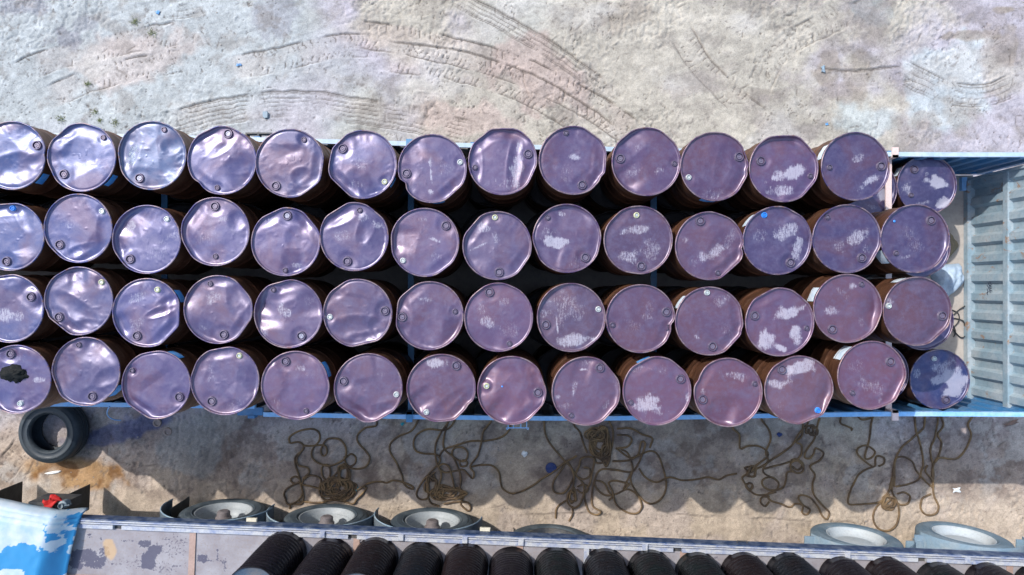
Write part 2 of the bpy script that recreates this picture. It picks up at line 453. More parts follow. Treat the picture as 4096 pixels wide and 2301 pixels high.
def gmax(x, y, r):
    q = local(x, y, r); return float((H * near)[q].max() - 0.002)
# ================================================================ TRAILER that carries the purple drums
DECK = 1.20; RAILZ = 2.20; LOWTOP = DECK + 0.88; UPBASE = LOWTOP + 0.02; UPTOP = UPBASE + 0.88
M_blue = worn("trailer_blue_paint", (0.03, 0.15, 0.33), 0.5, 0.0, (0.22, 0.25, 0.27), 0.5, 5.0, 0.2)
M_rail = worn("trailer_rail_paint", (0.20, 0.45, 0.78), 0.42, 0.0, (0.52, 0.58, 0.63), 0.6, 4.0, 0.1)
M_gate = worn("gate_grey_blue_paint", (0.23, 0.325, 0.39), 0.5, 0.0, (0.46, 0.48, 0.49), 0.75, 4.0, 0.25, rust=(0.30, 0.17, 0.09))
M_deck = worn("dusty_deck_steel", (0.42, 0.38, 0.34), 0.8, 0.0, (0.30, 0.25, 0.22), 0.6, 3.0, 0.2)
M_bar = worn("pinkish_primer_bar", (0.68, 0.52, 0.49), 0.55, 0.0, (0.40, 0.34, 0.30), 0.5, 8.0, 0.1)
M_barblue = worn("blue_bar_paint", (0.05, 0.20, 0.40), 0.5)
M_steel = worn("dark_chassis_steel", (0.03, 0.035, 0.045), 0.6)
M_black = worn("black_rubber", (0.022, 0.024, 0.028), 0.75, 0.0, (0.16, 0.16, 0.155), 0.4, 7.0, 0.3)

trailer = empty("drum_trailer", (0, 0, 0))
tag(trailer, "blue side-walled trailer loaded with two layers of purple drums", "trailer")
def sweep_box(path, off0, off1, z0, z1):
    """a bar of rectangular section along a plan polyline; offsets are to the left of travel"""
    P = np.array(path, float); T = np.gradient(P, axis=0); T /= np.linalg.norm(T, axis=1)[:, None]
    N = np.stack([-T[:, 1], T[:, 0]], -1)
    v = []; f = []
    for p, n in zip(P, N):
        for o, z in ((off0, z0), (off1, z0), (off1, z1), (off0, z1)): v.append((p[0] + n[0] * o, p[1] + n[1] * o, z))
    for i in range(len(P) - 1):
        for a in range(4):
            b = (a + 1) % 4; f.append((i * 4 + a, i * 4 + b, (i + 1) * 4 + b, (i + 1) * 4 + a))
    f += [(3, 2, 1, 0), tuple((len(P) - 1) * 4 + i for i in range(4))]
    return v, f
def corrugated(path, z0, z1, pitch=0.20, depth=0.03, th=0.003, phase=0.0):
    P = catmull(np.array(path, float), 0.5); seg = np.linalg.norm(np.diff(P, axis=0), axis=1); S = np.concatenate([[0], np.cumsum(seg)])
    ss = []; L = S[-1]; x = -phase * pitch
    prof = [(0.0, 0), (0.35, 0), (0.5, 1), (0.85, 1)]
    pts = []
    while x < L:
        for u, d in prof:
            s = x + u * pitch
            if 0 <= s <= L: pts.append((s, d * depth))
        x += pitch
    pts = [(0.0, pts[0][1])] + pts + [(L, pts[-1][1])]
    v = []; f = []
    for s, d in pts:
        x = np.interp(s, S, P[:, 0]); y = np.interp(s, S, P[:, 1])
        x2 = np.interp(min(s + .05, L), S, P[:, 0]) - np.interp(max(s - .05, 0), S, P[:, 0]); y2 = np.interp(min(s + .05, L), S, P[:, 1]) - np.interp(max(s - .05, 0), S, P[:, 1])
        l = math.hypot(x2, y2); nx_, ny_ = -y2 / l, x2 / l
        for o, z in ((d, z0), (d, z1), (d - th, z1), (d - th, z0)): v.append((x + nx_ * o, y + ny_ * o, z))
    n = len(pts)
    for i in range(n - 1):
        for a in range(4):
            b = (a + 1) % 4; f.append((i * 4 + b, i * 4 + a, (i + 1) * 4 + a, (i + 1) * 4 + b))
    f += [(0, 1, 2, 3), tuple((n - 1) * 4 + i for i in (3, 2, 1, 0))]
    return v, f
north = [p25(x, y, RAILZ) for x, y in ((-270, 338), (250, 342), (640, 351), (1190, 366), (1700, 379), (2250, 388), (2668, 389))]
south_a = [p25(x, y, RAILZ) for x, y in ((-350, 1016), (100, 1017), (640, 1023))]
south_b = [p25(x, y, RAILZ) for x, y in ((662, 1043), (1100, 1050), (1500, 1053), (1900, 1047), (2250, 1042), (2668, 1044))]
M_railn = worn("pale_rail_paint", (0.36, 0.47, 0.60), 0.45, 0.0, (0.58, 0.60, 0.60), 0.7, 3.0, 0.1)
for path, sgn in ((north, 1), (south_a, -1), (south_b, -1)):
    # panel: inner face towards the load
    pth = path if sgn < 0 else path[::-1]
    v, f = corrugated(pth, DECK + 0.03, RAILZ - 0.04, 0.20, 0.03)
    w = obj("side_wall", mesh_np("side_wall", np.array(v), f, False), M_blue, trailer)
    v, f = sweep_box(catmull(np.array(pth), 0.4), -0.022, 0.022, RAILZ - 0.05, RAILZ)
    r = obj("top_rail", mesh_np("top_rail", np.array(v), f, False), M_railn if sgn > 0 else M_rail, w)
    v, f = sweep_box(catmull(np.array(pth), 0.4), -0.03, 0.03, DECK - 0.04, DECK + 0.04)
    obj("bottom_rail", mesh_np("bottom_rail", np.array(v), f, False), M_blue, w)
    # stakes on the outside of the wall
    L = np.array(pth)
    for i in range(len(L)):
        a = L[i]; m = MB().box(a[0] - 0.03, a[0] + 0.03, a[1] + sgn * 0.026 - 0.02, a[1] + sgn * 0.026 + 0.02, DECK - 0.1, RAILZ - 0.06)
        if abs(a[0]) < 6.5 and sgn > 0: m.build("stake", M_blue, w)
MB().box(-6.9, 5.26, -1.14, 1.28, DECK - 0.07, DECK).build("deck", M_deck, trailer)
for y in (-0.55, 0.5): MB().box(-6.9, 5.2, y - 0.06, y + 0.06, 0.82, DECK - 0.072).build("chassis_beam", M_steel, trailer)
for i in range(10): MB().box(-6.4 + i * 1.25, -6.3 + i * 1.25, -1.1, 1.2, 1.02, DECK - 0.074).build("cross_member", M_steel, trailer)
# crossbars lying over the lower drums, hooked over the rails
for px, y0, y1, mt in ((2250, 383, 1046, M_bar), (1650, 378, 1052, M_barblue), (1030, 362, 1050, M_barblue), (400, 346, 1020, M_barblue), (-220, 340, 1017, M_barblue)):
    x = p25(px, 0, RAILZ)[0]; a = p25(0, y0, RAILZ)[1]; b = p25(0, y1, RAILZ)[1]
    m = MB().box(x - 0.03, x + 0.03, b - 0.02, a + 0.02, LOWTOP + 0.001, UPBASE - 0.001)
    for e, s in ((a, 1), (b, -1)):
        m.box(x - 0.03, x + 0.03, min(e - s * 0.03, e - s * 0.055), max(e - s * 0.03, e - s * 0.055), UPBASE - 0.001, RAILZ + 0.02)
        m.box(x - 0.031, x + 0.031, min(e - s * 0.055, e + s * 0.045), max(e - s * 0.055, e + s * 0.045), RAILZ + 0.003, RAILZ + 0.02)
    m.build("crossbar", mt, trailer)
# gate that closes the right-hand end
GXX = 5.205
gate = empty("end_gate", (0, 0, 0)); gate.parent = trailer
v, f = corrugated([(GXX + 0.03, 1.21), (GXX + 0.03, -1.27)][::-1], 1.27, 1.79, 0.213, 0.045, phase=0.2)
obj("lower_panel", mesh_np("lower_panel", np.array(v), f, False), M_gate, gate)
v, f = corrugated([(GXX + 0.03, 1.21), (GXX + 0.03, -1.27)][::-1], 1.86, 2.16, 0.213, 0.045, phase=0.2)
obj("upper_panel", mesh_np("upper_panel", np.array(v), f, False), M_gate, gate)
for nm, z0, z1, x0 in (("base_beam", DECK + 0.002, 1.27, -0.055), ("middle_rail", 1.79, 1.86, -0.03), ("top_rail", 2.16, 2.22, -0.03)):
    MB().box(GXX + x0, GXX + 0.05, -1.27, 1.21, z0, z1).build(nm, M_gate, gate)
for y in (1.225, -1.285): MB().box(GXX - 0.035, GXX + 0.055, y - 0.015, y + 0.015, DECK + 0.002, 2.22).build("gate_post", M_gate, gate)
MB().box(5.10, 5.16, 1.10, 1.25, DECK + 0.002, DECK + 0.05).build("corner_plate", M_rail, trailer)
MB().box(5.02, 5.13, -1.29, -1.22, DECK + 0.05, DECK + 0.09).box(5.03, 5.06, -1.27, -1.24, DECK + 0.09, 1.9).build("latch_rod", M_rail, trailer)
gxs = GXX - 0.016
sm = MB()
for P in ([(0.03, 1.60), (0.02, 1.57), (0.05, 1.55), (0.045, 1.60), (0.065, 1.57)], [(-0.005, 1.60), (-0.02, 1.57), (0.0, 1.56), (-0.01, 1.60)], [(-0.04, 1.61), (-0.03, 1.575), (-0.055, 1.58)], [(-0.02, 1.535), (-0.045, 1.545), (-0.06, 1.53), (-0.08, 1.545)], [(0.03, 1.53), (0.01, 1.54)]):
    sm.tube(np.column_stack([np.full(len(catmull(np.array(P), 0.01)), gxs), catmull(np.array(P), 0.01)]), 0.004, 5)
sm.build("handwriting", worn("dark_marker_ink", (0.02, 0.03, 0.06), 0.6), gate)
# latch bracket outside the north rail and hinge on the south rail
bx, by = wp(1032, 540, 2.1)
m = MB()
m.box(bx - 0.12, bx + 0.14, by + 0.005, by + 0.02, 2.04, 2.12).box(bx - 0.12, bx - 0.105, by - 0.06, by + 0.005, 2.04, 2.12).box(bx + 0.0, bx + 0.015, by - 0.07, by + 0.005, 2.04, 2.12).box(bx - 0.12, bx + 0.14, by - 0.085, by - 0.07, 2.03, 2.05)
m.build("latch_bracket", M_steel, trailer)
hx, hy = wp(2070, 1712, 2.0)
m = MB()
m.box(hx - 0.10, hx + 0.10, hy - 0.004, hy + 0.004, 1.99, 2.0)
for dx in (-0.10, -0.045, 0.03, 0.09): m.box(hx + dx, hx + dx + 0.008, hy + 0.004, hy + 0.07, 1.99, 2.0)
m.lathe([(0.006, 0), (0.012, 0), (0.012, 0.012), (0.006, 0.012)], 10, o=(hx - 0.105, hy - 0.008, 1.985), close=True)
m.lathe([(0.006, 0), (0.012, 0), (0.012, 0.012), (0.006, 0.012)], 10, o=(hx + 0.105, hy - 0.008, 1.985), close=True)
m.build("hinge", M_rail, trailer)
px0 = wp(1010, 1655, 1.95)
MB().box(px0[0] - 0.16, px0[0] + 0.1, px0[1] - 0.02, px0[1] + 0.06, 1.9, 1.94).box(px0[0] - 0.05, px0[0] + 0.02, px0[1] - 0.05, px0[1] - 0.02, 1.86, 1.95).build("latch_bracket", M_blue, trailer)

# ---------------------------------------------------------------- wheels (used by both vehicles)
def tyre_profile(R, r, w):
    hw = w / 2
    return [(r, -hw * 0.8), (r + 0.02, -hw * 0.93), (r + (R - r) * 0.5, -hw * 1.06), (R - 0.06, -hw), (R - 0.015, -hw * 0.86), (R - 0.002, -hw * 0.74),
            (R, -hw * 0.4), (R, -hw * 0.37), (R - 0.012, -hw * 0.36), (R - 0.012, -hw * 0.29), (R, -hw * 0.28), (R, hw * 0.28), (R - 0.012, hw * 0.29), (R - 0.012, hw * 0.36), (R, hw * 0.37), (R, hw * 0.4),
            (R - 0.002, hw * 0.74), (R - 0.015, hw * 0.86), (R - 0.06, hw), (R - 0.075, hw * 1.01), (R - 0.08, hw * 1.045), (R - 0.09, hw * 1.05), (r + (R - r) * 0.5, hw * 1.06), (r + 0.045, hw * 1.0), (r + 0.04, hw * 1.03), (r + 0.02, hw * 0.95), (r, hw * 0.8)]
TR = 0.52
_tm = MB().lathe(tyre_profile(TR, 0.325, 0.28), 56, 'y')
ME_tyre = _tm.mesh("tyre", True, 40)
_rm = MB().lathe([(0.0, -0.03), (0.14, -0.03), (0.16, -0.02), (0.19, -0.045), (0.23, -0.05), (0.265, -0.02), (0.28, 0.02), (0.288, 0.06), (0.294, 0.062), (0.30, 0.09), (0.316, 0.112), (0.326, 0.128), (0.338, 0.13), (0.334, 0.11), (0.32, -0.11), (0.0, -0.11)], 48, 'y')
ME_rim = _rm.mesh("rim", True, 35)
_hm = MB().lathe([(0.0, 0.135), (0.055, 0.135), (0.075, 0.12), (0.08, 0.07), (0.095, 0.055), (0.10, -0.03)], 20, 'y')
for i in range(10):
    a = 2 * math.pi * i / 10; _hm.lathe([(0, 0.0), (0.012, 0.0), (0.015, -0.03)], 6, 'y', o=(0.135 * math.cos(a), 0.0, 0.135 * math.sin(a)))
ME_hub = _hm.mesh("hub", True, 35)
ME_cap = MB().lathe([(0.0, 0.075), (0.10, 0.072), (0.19, 0.055), (0.235, 0.04), (0.25, 0.043), (0.28, 0.07), (0.30, 0.10)], 48, 'y').mesh("rim_cover", True, 40)
M_tyre_dusty = worn("dusty_truck_tyre", (0.04, 0.057, 0.073), 0.75, 0.0, (0.16, 0.185, 0.20), 0.6, 5.0, 0.3)
M_tyre_pale = worn("pale_dusted_tyre", (0.10, 0.155, 0.205), 0.8, 0.0, (0.25, 0.29, 0.32), 0.7, 5.0, 0.3)
M_rim = worn("pale_grey_wheel_rim", (0.34, 0.37, 0.39), 0.5, 0.0, (0.30, 0.30, 0.30), 0.5, 6.0, 0.1)
M_rimpale = worn("pale_wheel_rim", (0.43, 0.475, 0.51), 0.45, 0.0, (0.45, 0.44, 0.42), 0.4, 6.0, 0.1)
M_hub = worn("dull_hub", (0.17, 0.15, 0.155), 0.6, 0.0, (0.12, 0.09, 0.08), 0.5)
def wheel(parent, loc, rz, pale=False, hub=True, spin=0.0, dark=False):
    w = empty("wheel", loc, rz); w.parent = parent
    # outer face of the wheel is +Y in its own frame
    def inst(n, me, m):
        o = obj(n, me, None, w, None, (0, spin, 0)); o.data = me
        if len(me.materials) == 0: me.materials.append(m)
        o.material_slots[0].link = 'OBJECT'; o.material_slots[0].material = m
    inst("tyre", ME_tyre, M_tyre_pale if pale else M_tyre_dusty)
    inst("rim", ME_rim, M_rimpale if pale else M_steel if dark else M_rim)
    if hub: inst("hub", ME_hub, M_hub)
    else: inst("rim_cover", ME_cap, M_rimpale)
    return w
for x in (-5.6, -4.45, 3.4):
    wheel(trailer, (x, 1.05, TR), 0.0); wheel(trailer, (x, -0.98, TR), math.pi)
    MB().box(x - 0.06, x + 0.06, -0.86, 0.93, TR - 0.06, TR + 0.06).build("axle", M_steel, trailer)
    for yy in (-0.55, 0.5): MB().box(x - 0.1, x + 0.1, yy - 0.05, yy + 0.05, TR + 0.06, 0.82).build("spring_block", M_steel, trailer)
# ================================================================ OIL DRUMS
DR = 0.3035; DH = 0.88
def lid_material():
    k = NT("drum_lid_paint"); v, oi = k.rndvec()
    n1 = k.noise(v, 5.0, 5, 0.6); n2 = k.noise(v, 22.0, 5, 0.65); n3 = k.noise(v, 90.0, 4, 0.7)
    st = k.n("ShaderNodeMapping"); k.l(v, st.inputs[0]); st.inputs['Scale'].default_value = (60, 6, 6); st.inputs['Rotation'].default_value = (0, 0, 0.7)
    sc = k.noise(st.outputs[0], 3.0, 4, 0.7)
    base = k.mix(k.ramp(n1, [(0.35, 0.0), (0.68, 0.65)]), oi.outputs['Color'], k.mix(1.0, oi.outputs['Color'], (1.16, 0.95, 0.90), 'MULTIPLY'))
    n5 = k.noise(v, 2.6, 4, 0.55, 0.5); n6 = k.noise(v, 9.0, 6, 0.7, 0.4)
    base = k.mix(k.math('MULTIPLY', k.ramp(n5, [(0.46, 0.0), (0.62, 1.0)]), 0.42), base, (0.125, 0.047, 0.056))
    base = k.mix(k.math('MULTIPLY', k.ramp(n6, [(0.50, 0.0), (0.72, 1.0)]), 0.38), base, (0.14, 0.13, 0.21))
    base = k.mix(k.math('MULTIPLY', k.ramp(n2, [(0.45, 0.0), (0.75, 1.0)]), 0.40), base, (0.13, 0.115, 0.20))
    base = k.mix(k.math('MULTIPLY', k.ramp(sc, [(0.66, 0.0), (0.74, 1.0)]), 0.22), base, (0.55, 0.50, 0.55))
    rust = k.ramp(k.math('ADD', k.math('MULTIPLY', n2, 0.6), k.attr("edge")), [(0.95, 0.0), (1.25, 0.75)])
    base = k.mix(rust, base, (0.19, 0.085, 0.05))
    # white chalky dust, and one painted dent highlight: soft mask on the lid broken by fine noise
    n4 = k.noise(v, 75.0, 6, 0.75, 0.6)
    s = k.math('ADD', k.attr("scuff"), k.math('MULTIPLY', k.math('SUBTRACT', k.math('ADD', k.math('MULTIPLY', n4, 0.45), k.math('MULTIPLY', sc, 0.55)), 0.5), 4.2))
    s2 = k.math('MULTIPLY', k.ramp(s, [(0.50, 0.0), (1.15, 1.0)]), k.ramp(k.attr("scuff"), [(0.10, 0.0), (0.45, 1.0)]))
    base = k.mix(k.math('MULTIPLY', s2, 0.44), base, (0.50, 0.50, 0.57))
    rg = k.math('ADD', k.ramp(n1, [(0.3, 0.28), (0.7, 0.44)]), k.math('MULTIPLY', s2, 0.4))
    k.set(Base_Color=base, Metallic=k.math('SUBTRACT', 0.30, k.math('MULTIPLY', s2, 0.28)), Roughness=rg, Specular_IOR_Level=1.0,
          Normal=k.bump(k.math('ADD', k.math('MULTIPLY', n2, 0.7), k.math('MULTIPLY', n3, 0.25)), 0.14, 0.006))
    return k.m
M_lid = lid_material()
def shell_material():
    k = NT("drum_shell_paint"); v, oi = k.rndvec()
    n1 = k.noise(v, 6.0, 5, 0.6); n2 = k.noise(v, 30.0, 5, 0.7)
    st = k.n("ShaderNodeMapping"); k.l(v, st.inputs[0]); st.inputs['Scale'].default_value = (5, 5, 120)
    sc = k.noise(st.outputs[0], 1.2, 4, 0.7)
    c = k.mix(k.ramp(n1, [(0.35, 0.0), (0.7, 1.0)]), (0.062, 0.027, 0.017), (0.11, 0.050, 0.027))
    c = k.mix(k.math('MULTIPLY', k.ramp(sc, [(0.60, 0.0), (0.72, 1.0)]), 0.55), c, (0.40, 0.30, 0.23))
    c = k.mix(k.ramp(n2, [(0.55, 0.0), (0.7, 0.5)]), c, (0.035, 0.018, 0.014))
    k.set(Base_Color=c, Metallic=0.1, Roughness=0.42, Normal=k.bump(n2, 0.12, 0.004))
    return k.m
M_shell = shell_material()
def chime_material():
    k = NT("drum_rim_paint"); v, oi = k.rndvec(); n = k.noise(v, 12.0, 5, 0.65)
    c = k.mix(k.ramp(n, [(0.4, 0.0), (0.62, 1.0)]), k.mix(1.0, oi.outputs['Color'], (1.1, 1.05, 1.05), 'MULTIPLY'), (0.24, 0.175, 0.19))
    c = k.mix(k.ramp(k.noise(v, 25, 4), [(0.58, 0.0), (0.68, 0.7)]), c, (0.16, 0.075, 0.05))
    k.set(Base_Color=c, Metallic=0.35, Roughness=0.36); return k.m
M_chime = chime_material()
M_bung = worn("bung_flange_steel", (0.12, 0.095, 0.15), 0.35, 0.5, (0.35, 0.32, 0.36), 0.4, 30, 0.1)
M_plug = worn("bung_plug", (0.17, 0.14, 0.20), 0.4, 0.4, (0.30, 0.28, 0.33), 0.4, 40, 0.1)
M_plugl = worn("pale_plug", (0.34, 0.34, 0.42), 0.4, 0.3, (0.25, 0.23, 0.26), 0.4, 40, 0.1)
M_bright = worn("zinc_bung", (0.66, 0.70, 0.68), 0.35, 0.5, (0.5, 0.5, 0.45), 0.3, 40, 0.1)
M_yell = worn("yellowed_bung", (0.62, 0.62, 0.38), 0.4, 0.2, (0.5, 0.5, 0.45), 0.3, 40, 0.1)
M_capblue = worn("blue_cap_plastic", (0.02, 0.22, 0.72), 0.4, 0.0, (0.2, 0.35, 0.6), 0.3, 40, 0.1)
M_stblue = worn("blue_sticker", (0.06, 0.30, 0.72), 0.5, 0.0, (0.35, 0.5, 0.65), 0.5, 14, 0.05)
M_stwhite = worn("white_sticker", (0.62, 0.68, 0.74), 0.5, 0.0, (0.2, 0.38, 0.6), 0.55, 16, 0.05)

def ring_part(ro, ri, h, hexa=False):
    m = MB(); seg = 24
    m.lathe([(ri, -0.004), (ri, h), (ri + 0.2 * (ro - ri), h + 0.003), (ro - 0.3 * (ro - ri), h + 0.003), (ro, h * 0.35), (ro + 0.006, -0.004)], seg)
    return m.mesh("bung", True, 30)
ME_bungL = ring_part(0.040, 0.0305, 0.013); ME_bungS = ring_part(0.023, 0.0165, 0.012)
def plug_part(r, h):
    m = MB().lathe([(0.0, h - 0.004), (r * 0.62, h - 0.004), (r * 0.66, h), (r * 0.95, h), (r, h - 0.003), (r, -0.004)], 20)
    m.box(-r * 0.62, r * 0.62, -r * 0.16, r * 0.16, h - 0.004, h + 0.001); return m.mesh("plug", True, 30)
ME_plugL = plug_part(0.0215, 0.008); ME_plugS = plug_part(0.0125, 0.010)

def outline(th, flats, nicks, rnd):
    r = np.full(th.shape, DR)
    for a, c in flats:
        d = (th - R_(a) + math.pi) % (2 * math.pi) - math.pi
        ch = np.where(np.abs(d) < 1.2, DR * c / np.maximum(np.cos(d), 0.2), 9)
        k_ = 260.0
        r = -np.log(np.exp(-k_ * r) + np.exp(-k_ * ch)) / k_
    for a, dep, w in nicks:
        d = (th - R_(a) + math.pi) % (2 * math.pi) - math.pi
        r = r - DR * dep * np.exp(-(d / R_(w)) ** 2)
    r = r * (1 + 0.004 * np.sin(2 * th + rnd.uniform(0, 6)) + 0.003 * np.sin(3 * th + rnd.uniform(0, 6)))
    return r

NS = 80
TH = np.linspace(0, 2 * math.pi, NS, endpoint=False)
def grid_faces(nr, ns, wrap=True):
    i = np.arange(nr - 1)[:, None]; j = np.arange(ns)[None, :]; j2 = (j + 1) % ns
    return np.stack([i * ns + j, i * ns + j2, (i + 1) * ns + j2, (i + 1) * ns + j], -1).reshape(-1, 4)
def lid_height(x, y, flats, wr, seed, dents):
    h = (fbm(x * 4.0 + 20, y * 4.0 + 20, 3, seed) - 0.5) * 0.016 * wr
    rd = 1 - np.abs(2 * fbm(x * 5.5 + 40, y * 5.5 + 40, 2, seed + 3) - 1)
    h = h + (rd - 0.6) * 0.005 * wr
    # small pimples and hammer marks
    pm = vnoise(x * 34 + 60, y * 34 + 60, seed + 9)
    h = h + sstep(0.80, 1.0, pm) * 0.0022 * min(1.3, wr + .2)
    # wrinkled skirt near the rim on badly handled lids
    rr = np.hypot(x, y) / DR; an = np.arctan2(y, x)
    sec = sstep(0.55, 0.75, vnoise(an * 1.3 + 10, an * 0 + seed * 0.37, seed + 5))
    h = h + sec * sstep(0.62, 0.85, rr) * np.sin(an * 26 + 5 * vnoise(an * 3 + 5, rr * 6, seed + 6)) * 0.0034 * wr
    for a, c in flats:
        ca, sa = math.cos(R_(a)), math.sin(R_(a))
        s = x * ca + y * sa; t = -x * sa + y * ca
        q = np.clip((s - (c - 0.42) * DR) / (0.42 * DR), 0, 1); dep = (1 - c) * 0.24
        h = h + (-dep * q * (1 - 0.55 * q) * 1.6 + dep * 0.55 * np.exp(-((q - 0.2) / 0.22) ** 2)) * np.exp(-(t / 0.16) ** 2)
        h = h + dep * 0.16 * np.sin(t * 48 + q * 5) * q * np.exp(-(t / 0.14) ** 2)
    rc = random.Random(seed * 13 + 5)
    for _ in range(rc.randint(2, 4) if wr > 0.4 else rc.randint(0, 2)):      # stiff folds: flat facets meeting in a crease
        a = rc.uniform(0, 6.283); s0 = rc.uniform(0.02, 0.16); t0 = rc.uniform(-0.1, 0.1); w_ = rc.uniform(0.06, 0.16); sl = rc.uniform(0.05, 0.17) * rc.choice([-1, -1, 1])
        s = x * math.cos(a) + y * math.sin(a) + 0.25 * (-x * math.sin(a) + y * math.cos(a)) * rc.uniform(-1, 1); t = -x * math.sin(a) + y * math.cos(a) - t0
        h = h + sl * np.maximum(0, s - s0) * sstep(w_ * 1.6, w_ * 0.6, np.abs(t))
    for dx, dy, rx, ry, ang, dep in dents:     # ang in picture degrees, counter-clockwise
        c, s = math.cos(R_(ang)), math.sin(R_(ang))
        u = ((x - dx) * c + (y - dy) * s) / rx; w = (-(x - dx) * s + (y - dy) * c) / ry
        d = np.hypot(u, w)
        h = h - 0.8 * dep * sstep(1.3, 0.15, d + 0.25 * (vnoise(x * 16 + 3, y * 16 + 3, seed + 21) - 0.5)) + dep * 0.12 * np.exp(-((d - 1.15) / 0.2) ** 2)
    return h
DOT = {'0': "0E11131519110E", '1': "040C040404040E", '2': "0E11010204081F", '3': "1F02040201110E", '6': "0608101E11110E", '7': "1F010204080808",
       '/': "00010204081000", '-': "0000001F000000", ':': "000C0C000C0C00", 'S': "0F10100E01011E", 'T': "1F040404040404", 'C': "0E11101010110E", 'G': "0E11101713110F", 'N': "11111915131111", ' ': "00000000000000"}
def make_drum(x, y, base, flats=(), nicks=(), bungL=None, bungS=None, smat='dark', lmat='dark', scuffs=(), stickers=(), dents=(), wr=1.0, tint=(0.2, 0.12, 0.19), seed=0, name="oil_drum", text=None, levels=None):
    rnd = random.Random(seed * 7 + 1)
    e = empty(name, (x, y, base))
    r = outline(TH, flats, nicks, rnd)
    ct, stn = np.cos(TH), np.sin(TH)
    # shell: dents fade out downwards, two rolling hoops and fine beads
    lv = [(DH - 0.006, 0, 1), (DH - 0.02, -0.004, 1), (DH - 0.05, -0.005, 1), (DH - 0.09, -0.005, .85)]
    for zc, amp in ((0.74, .005), (0.70, .005), (0.587, .011), (0.44, .004), (0.293, .011), (0.16, .004)):
        lv += [(zc + 0.018, -0.005, None), (zc, -0.005 + amp, None), (zc - 0.018, -0.005, None)]
    lv += [(0.03, -0.005, 0), (0.012, 0.0, 0), (0.0, 0.0, 0)]
    vs = []
    for z, off, fd in lv:
        if fd is None: fd = max(0.0, min(1.0, (z - 0.30) / 0.5))
        rr = DR + (r - DR) * fd + off - 0.004
        vs.append(np.stack([rr * ct, rr * stn, np.full(NS, z)], -1))
    vv = np.concatenate(vs); F4 = grid_faces(len(lv), NS)[:, ::-1]
    nb = len(vv); vv = np.vstack([vv, [[0, 0, 0.012]]])
    faces = [tuple(q) for q in F4] + [((len(lv) - 1) * NS + (j + 1) % NS, (len(lv) - 1) * NS + j, nb) for j in range(NS)]
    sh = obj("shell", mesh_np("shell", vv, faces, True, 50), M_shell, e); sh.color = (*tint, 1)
    # rim (chime): rolled bead following the bent outline
    cs = []
    for k_ in range(8):
        a = 2 * math.pi * k_ / 8
        rr = r - 0.004 + 0.0062 * math.cos(a); z = DH - 0.008 + 0.0085 * math.sin(a)
        cs.append(np.stack([rr * ct, rr * stn, np.full(NS, z)], -1))
    cv = np.concatenate(cs)
    i = np.arange(8)[:, None]; j = np.arange(NS)[None, :]; i2 = (i + 1) % 8; j2 = (j + 1) % NS
    cf = np.stack([i * NS + j, i2 * NS + j, i2 * NS + j2, i * NS + j2], -1).reshape(-1, 4)
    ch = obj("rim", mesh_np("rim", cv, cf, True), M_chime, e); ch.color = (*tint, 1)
    # lid: recessed, buckled sheet
    rho = np.concatenate([[0.02], np.linspace(0.06, 0.95, 27), [0.968, 0.978]])
    RR = rho[:, None] * r[None, :]
    LX = RR * ct; LY = RR * stn
    sc_ = np.zeros_like(LX)
    for (sx, sy, rx, ry, ang, st_) in scuffs:
        c, s = math.cos(R_(ang)), math.sin(R_(ang))
        u = ((LX - sx) * c + (LY - sy) * s) / rx; w = (-(LX - sx) * s + (LY - sy) * c) / ry
        dd = np.hypot(u, w) + (fbm(LX * 14 + 7, LY * 14 + 7, 3, seed + 40) - 0.5) * 1.5
        sc_ = np.maximum(sc_, st_ * sstep(1.35, 0.45, dd))
    edge = sstep(0.80, 1.0, rho)[:, None] * 0.42 * (0.4 + vnoise(TH * 2.0, TH * 0 + seed, seed))[None, :]
    lh = lid_height(LX, LY, flats, wr, seed, dents)
    lh *= sstep(1.0, 0.86, rho)[:, None]
    lh = np.clip(lh, -0.05, 0.012)
    zoff = np.full(LX.shape, DH - 0.024); zoff[-2] = DH - 0.016; zoff[-1] = DH - 0.004
    LZ = lh + zoff
    for b, rad in ((bungL, 0.05), (bungS, 0.03)):
        if b is None: continue
        d = np.hypot(LX - b[0], LY - b[1]); zb = DH - 0.027
        w = sstep(rad * 2.0, rad, d); LZ = LZ * (1 - w) + np.minimum(LZ, zb) * w * 0 + zb * w
    lvv = np.stack([LX, LY, LZ], -1).reshape(-1, 3)
    lf = grid_faces(len(rho), NS)
    lvv = np.vstack([lvv, [[0, 0, float(LZ[0].mean())]]]); nb = len(lvv) - 1
    faces = np.vstack([np.hstack([lf[:, [0, 1, 2]]]), lf[:, [0, 2, 3]], np.stack([np.arange(NS), np.full(NS, nb), (np.arange(NS) + 1) % NS], -1)])
    faces = faces[:, ::-1].copy()
    me = mesh_np("lid", lvv, faces, True)
    add_attr(me, "scuff", np.append(sc_.ravel(), 0)); add_attr(me, "edge", np.append(np.broadcast_to(edge, LX.shape).ravel(), 0))
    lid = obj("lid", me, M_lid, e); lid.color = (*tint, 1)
    for b, mb, mp, mm in ((bungL, ME_bungL, ME_plugL, lmat), (bungS, ME_bungS, ME_plugS, smat)):
        if b is None: continue
        o = obj("bung", mb, None, e, (b[0], b[1], DH - 0.026)); p = obj("plug", mp, None, o, None, (0, 0, rnd.uniform(0, 3)))
        ms = {'dark': (M_bung, M_plug), 'bright': (M_bright, M_bright), 'blue': (M_capblue, M_capblue), 'yellow': (M_yell, M_bright), 'lp': (M_bung, M_plugl)}[mm]
        for ob, m_ in ((o, ms[0]), (p, ms[1])):
            if len(ob.data.materials) == 0: ob.data.materials.append(m_)
            ob.material_slots[0].link = 'OBJECT'; ob.material_slots[0].material = m_
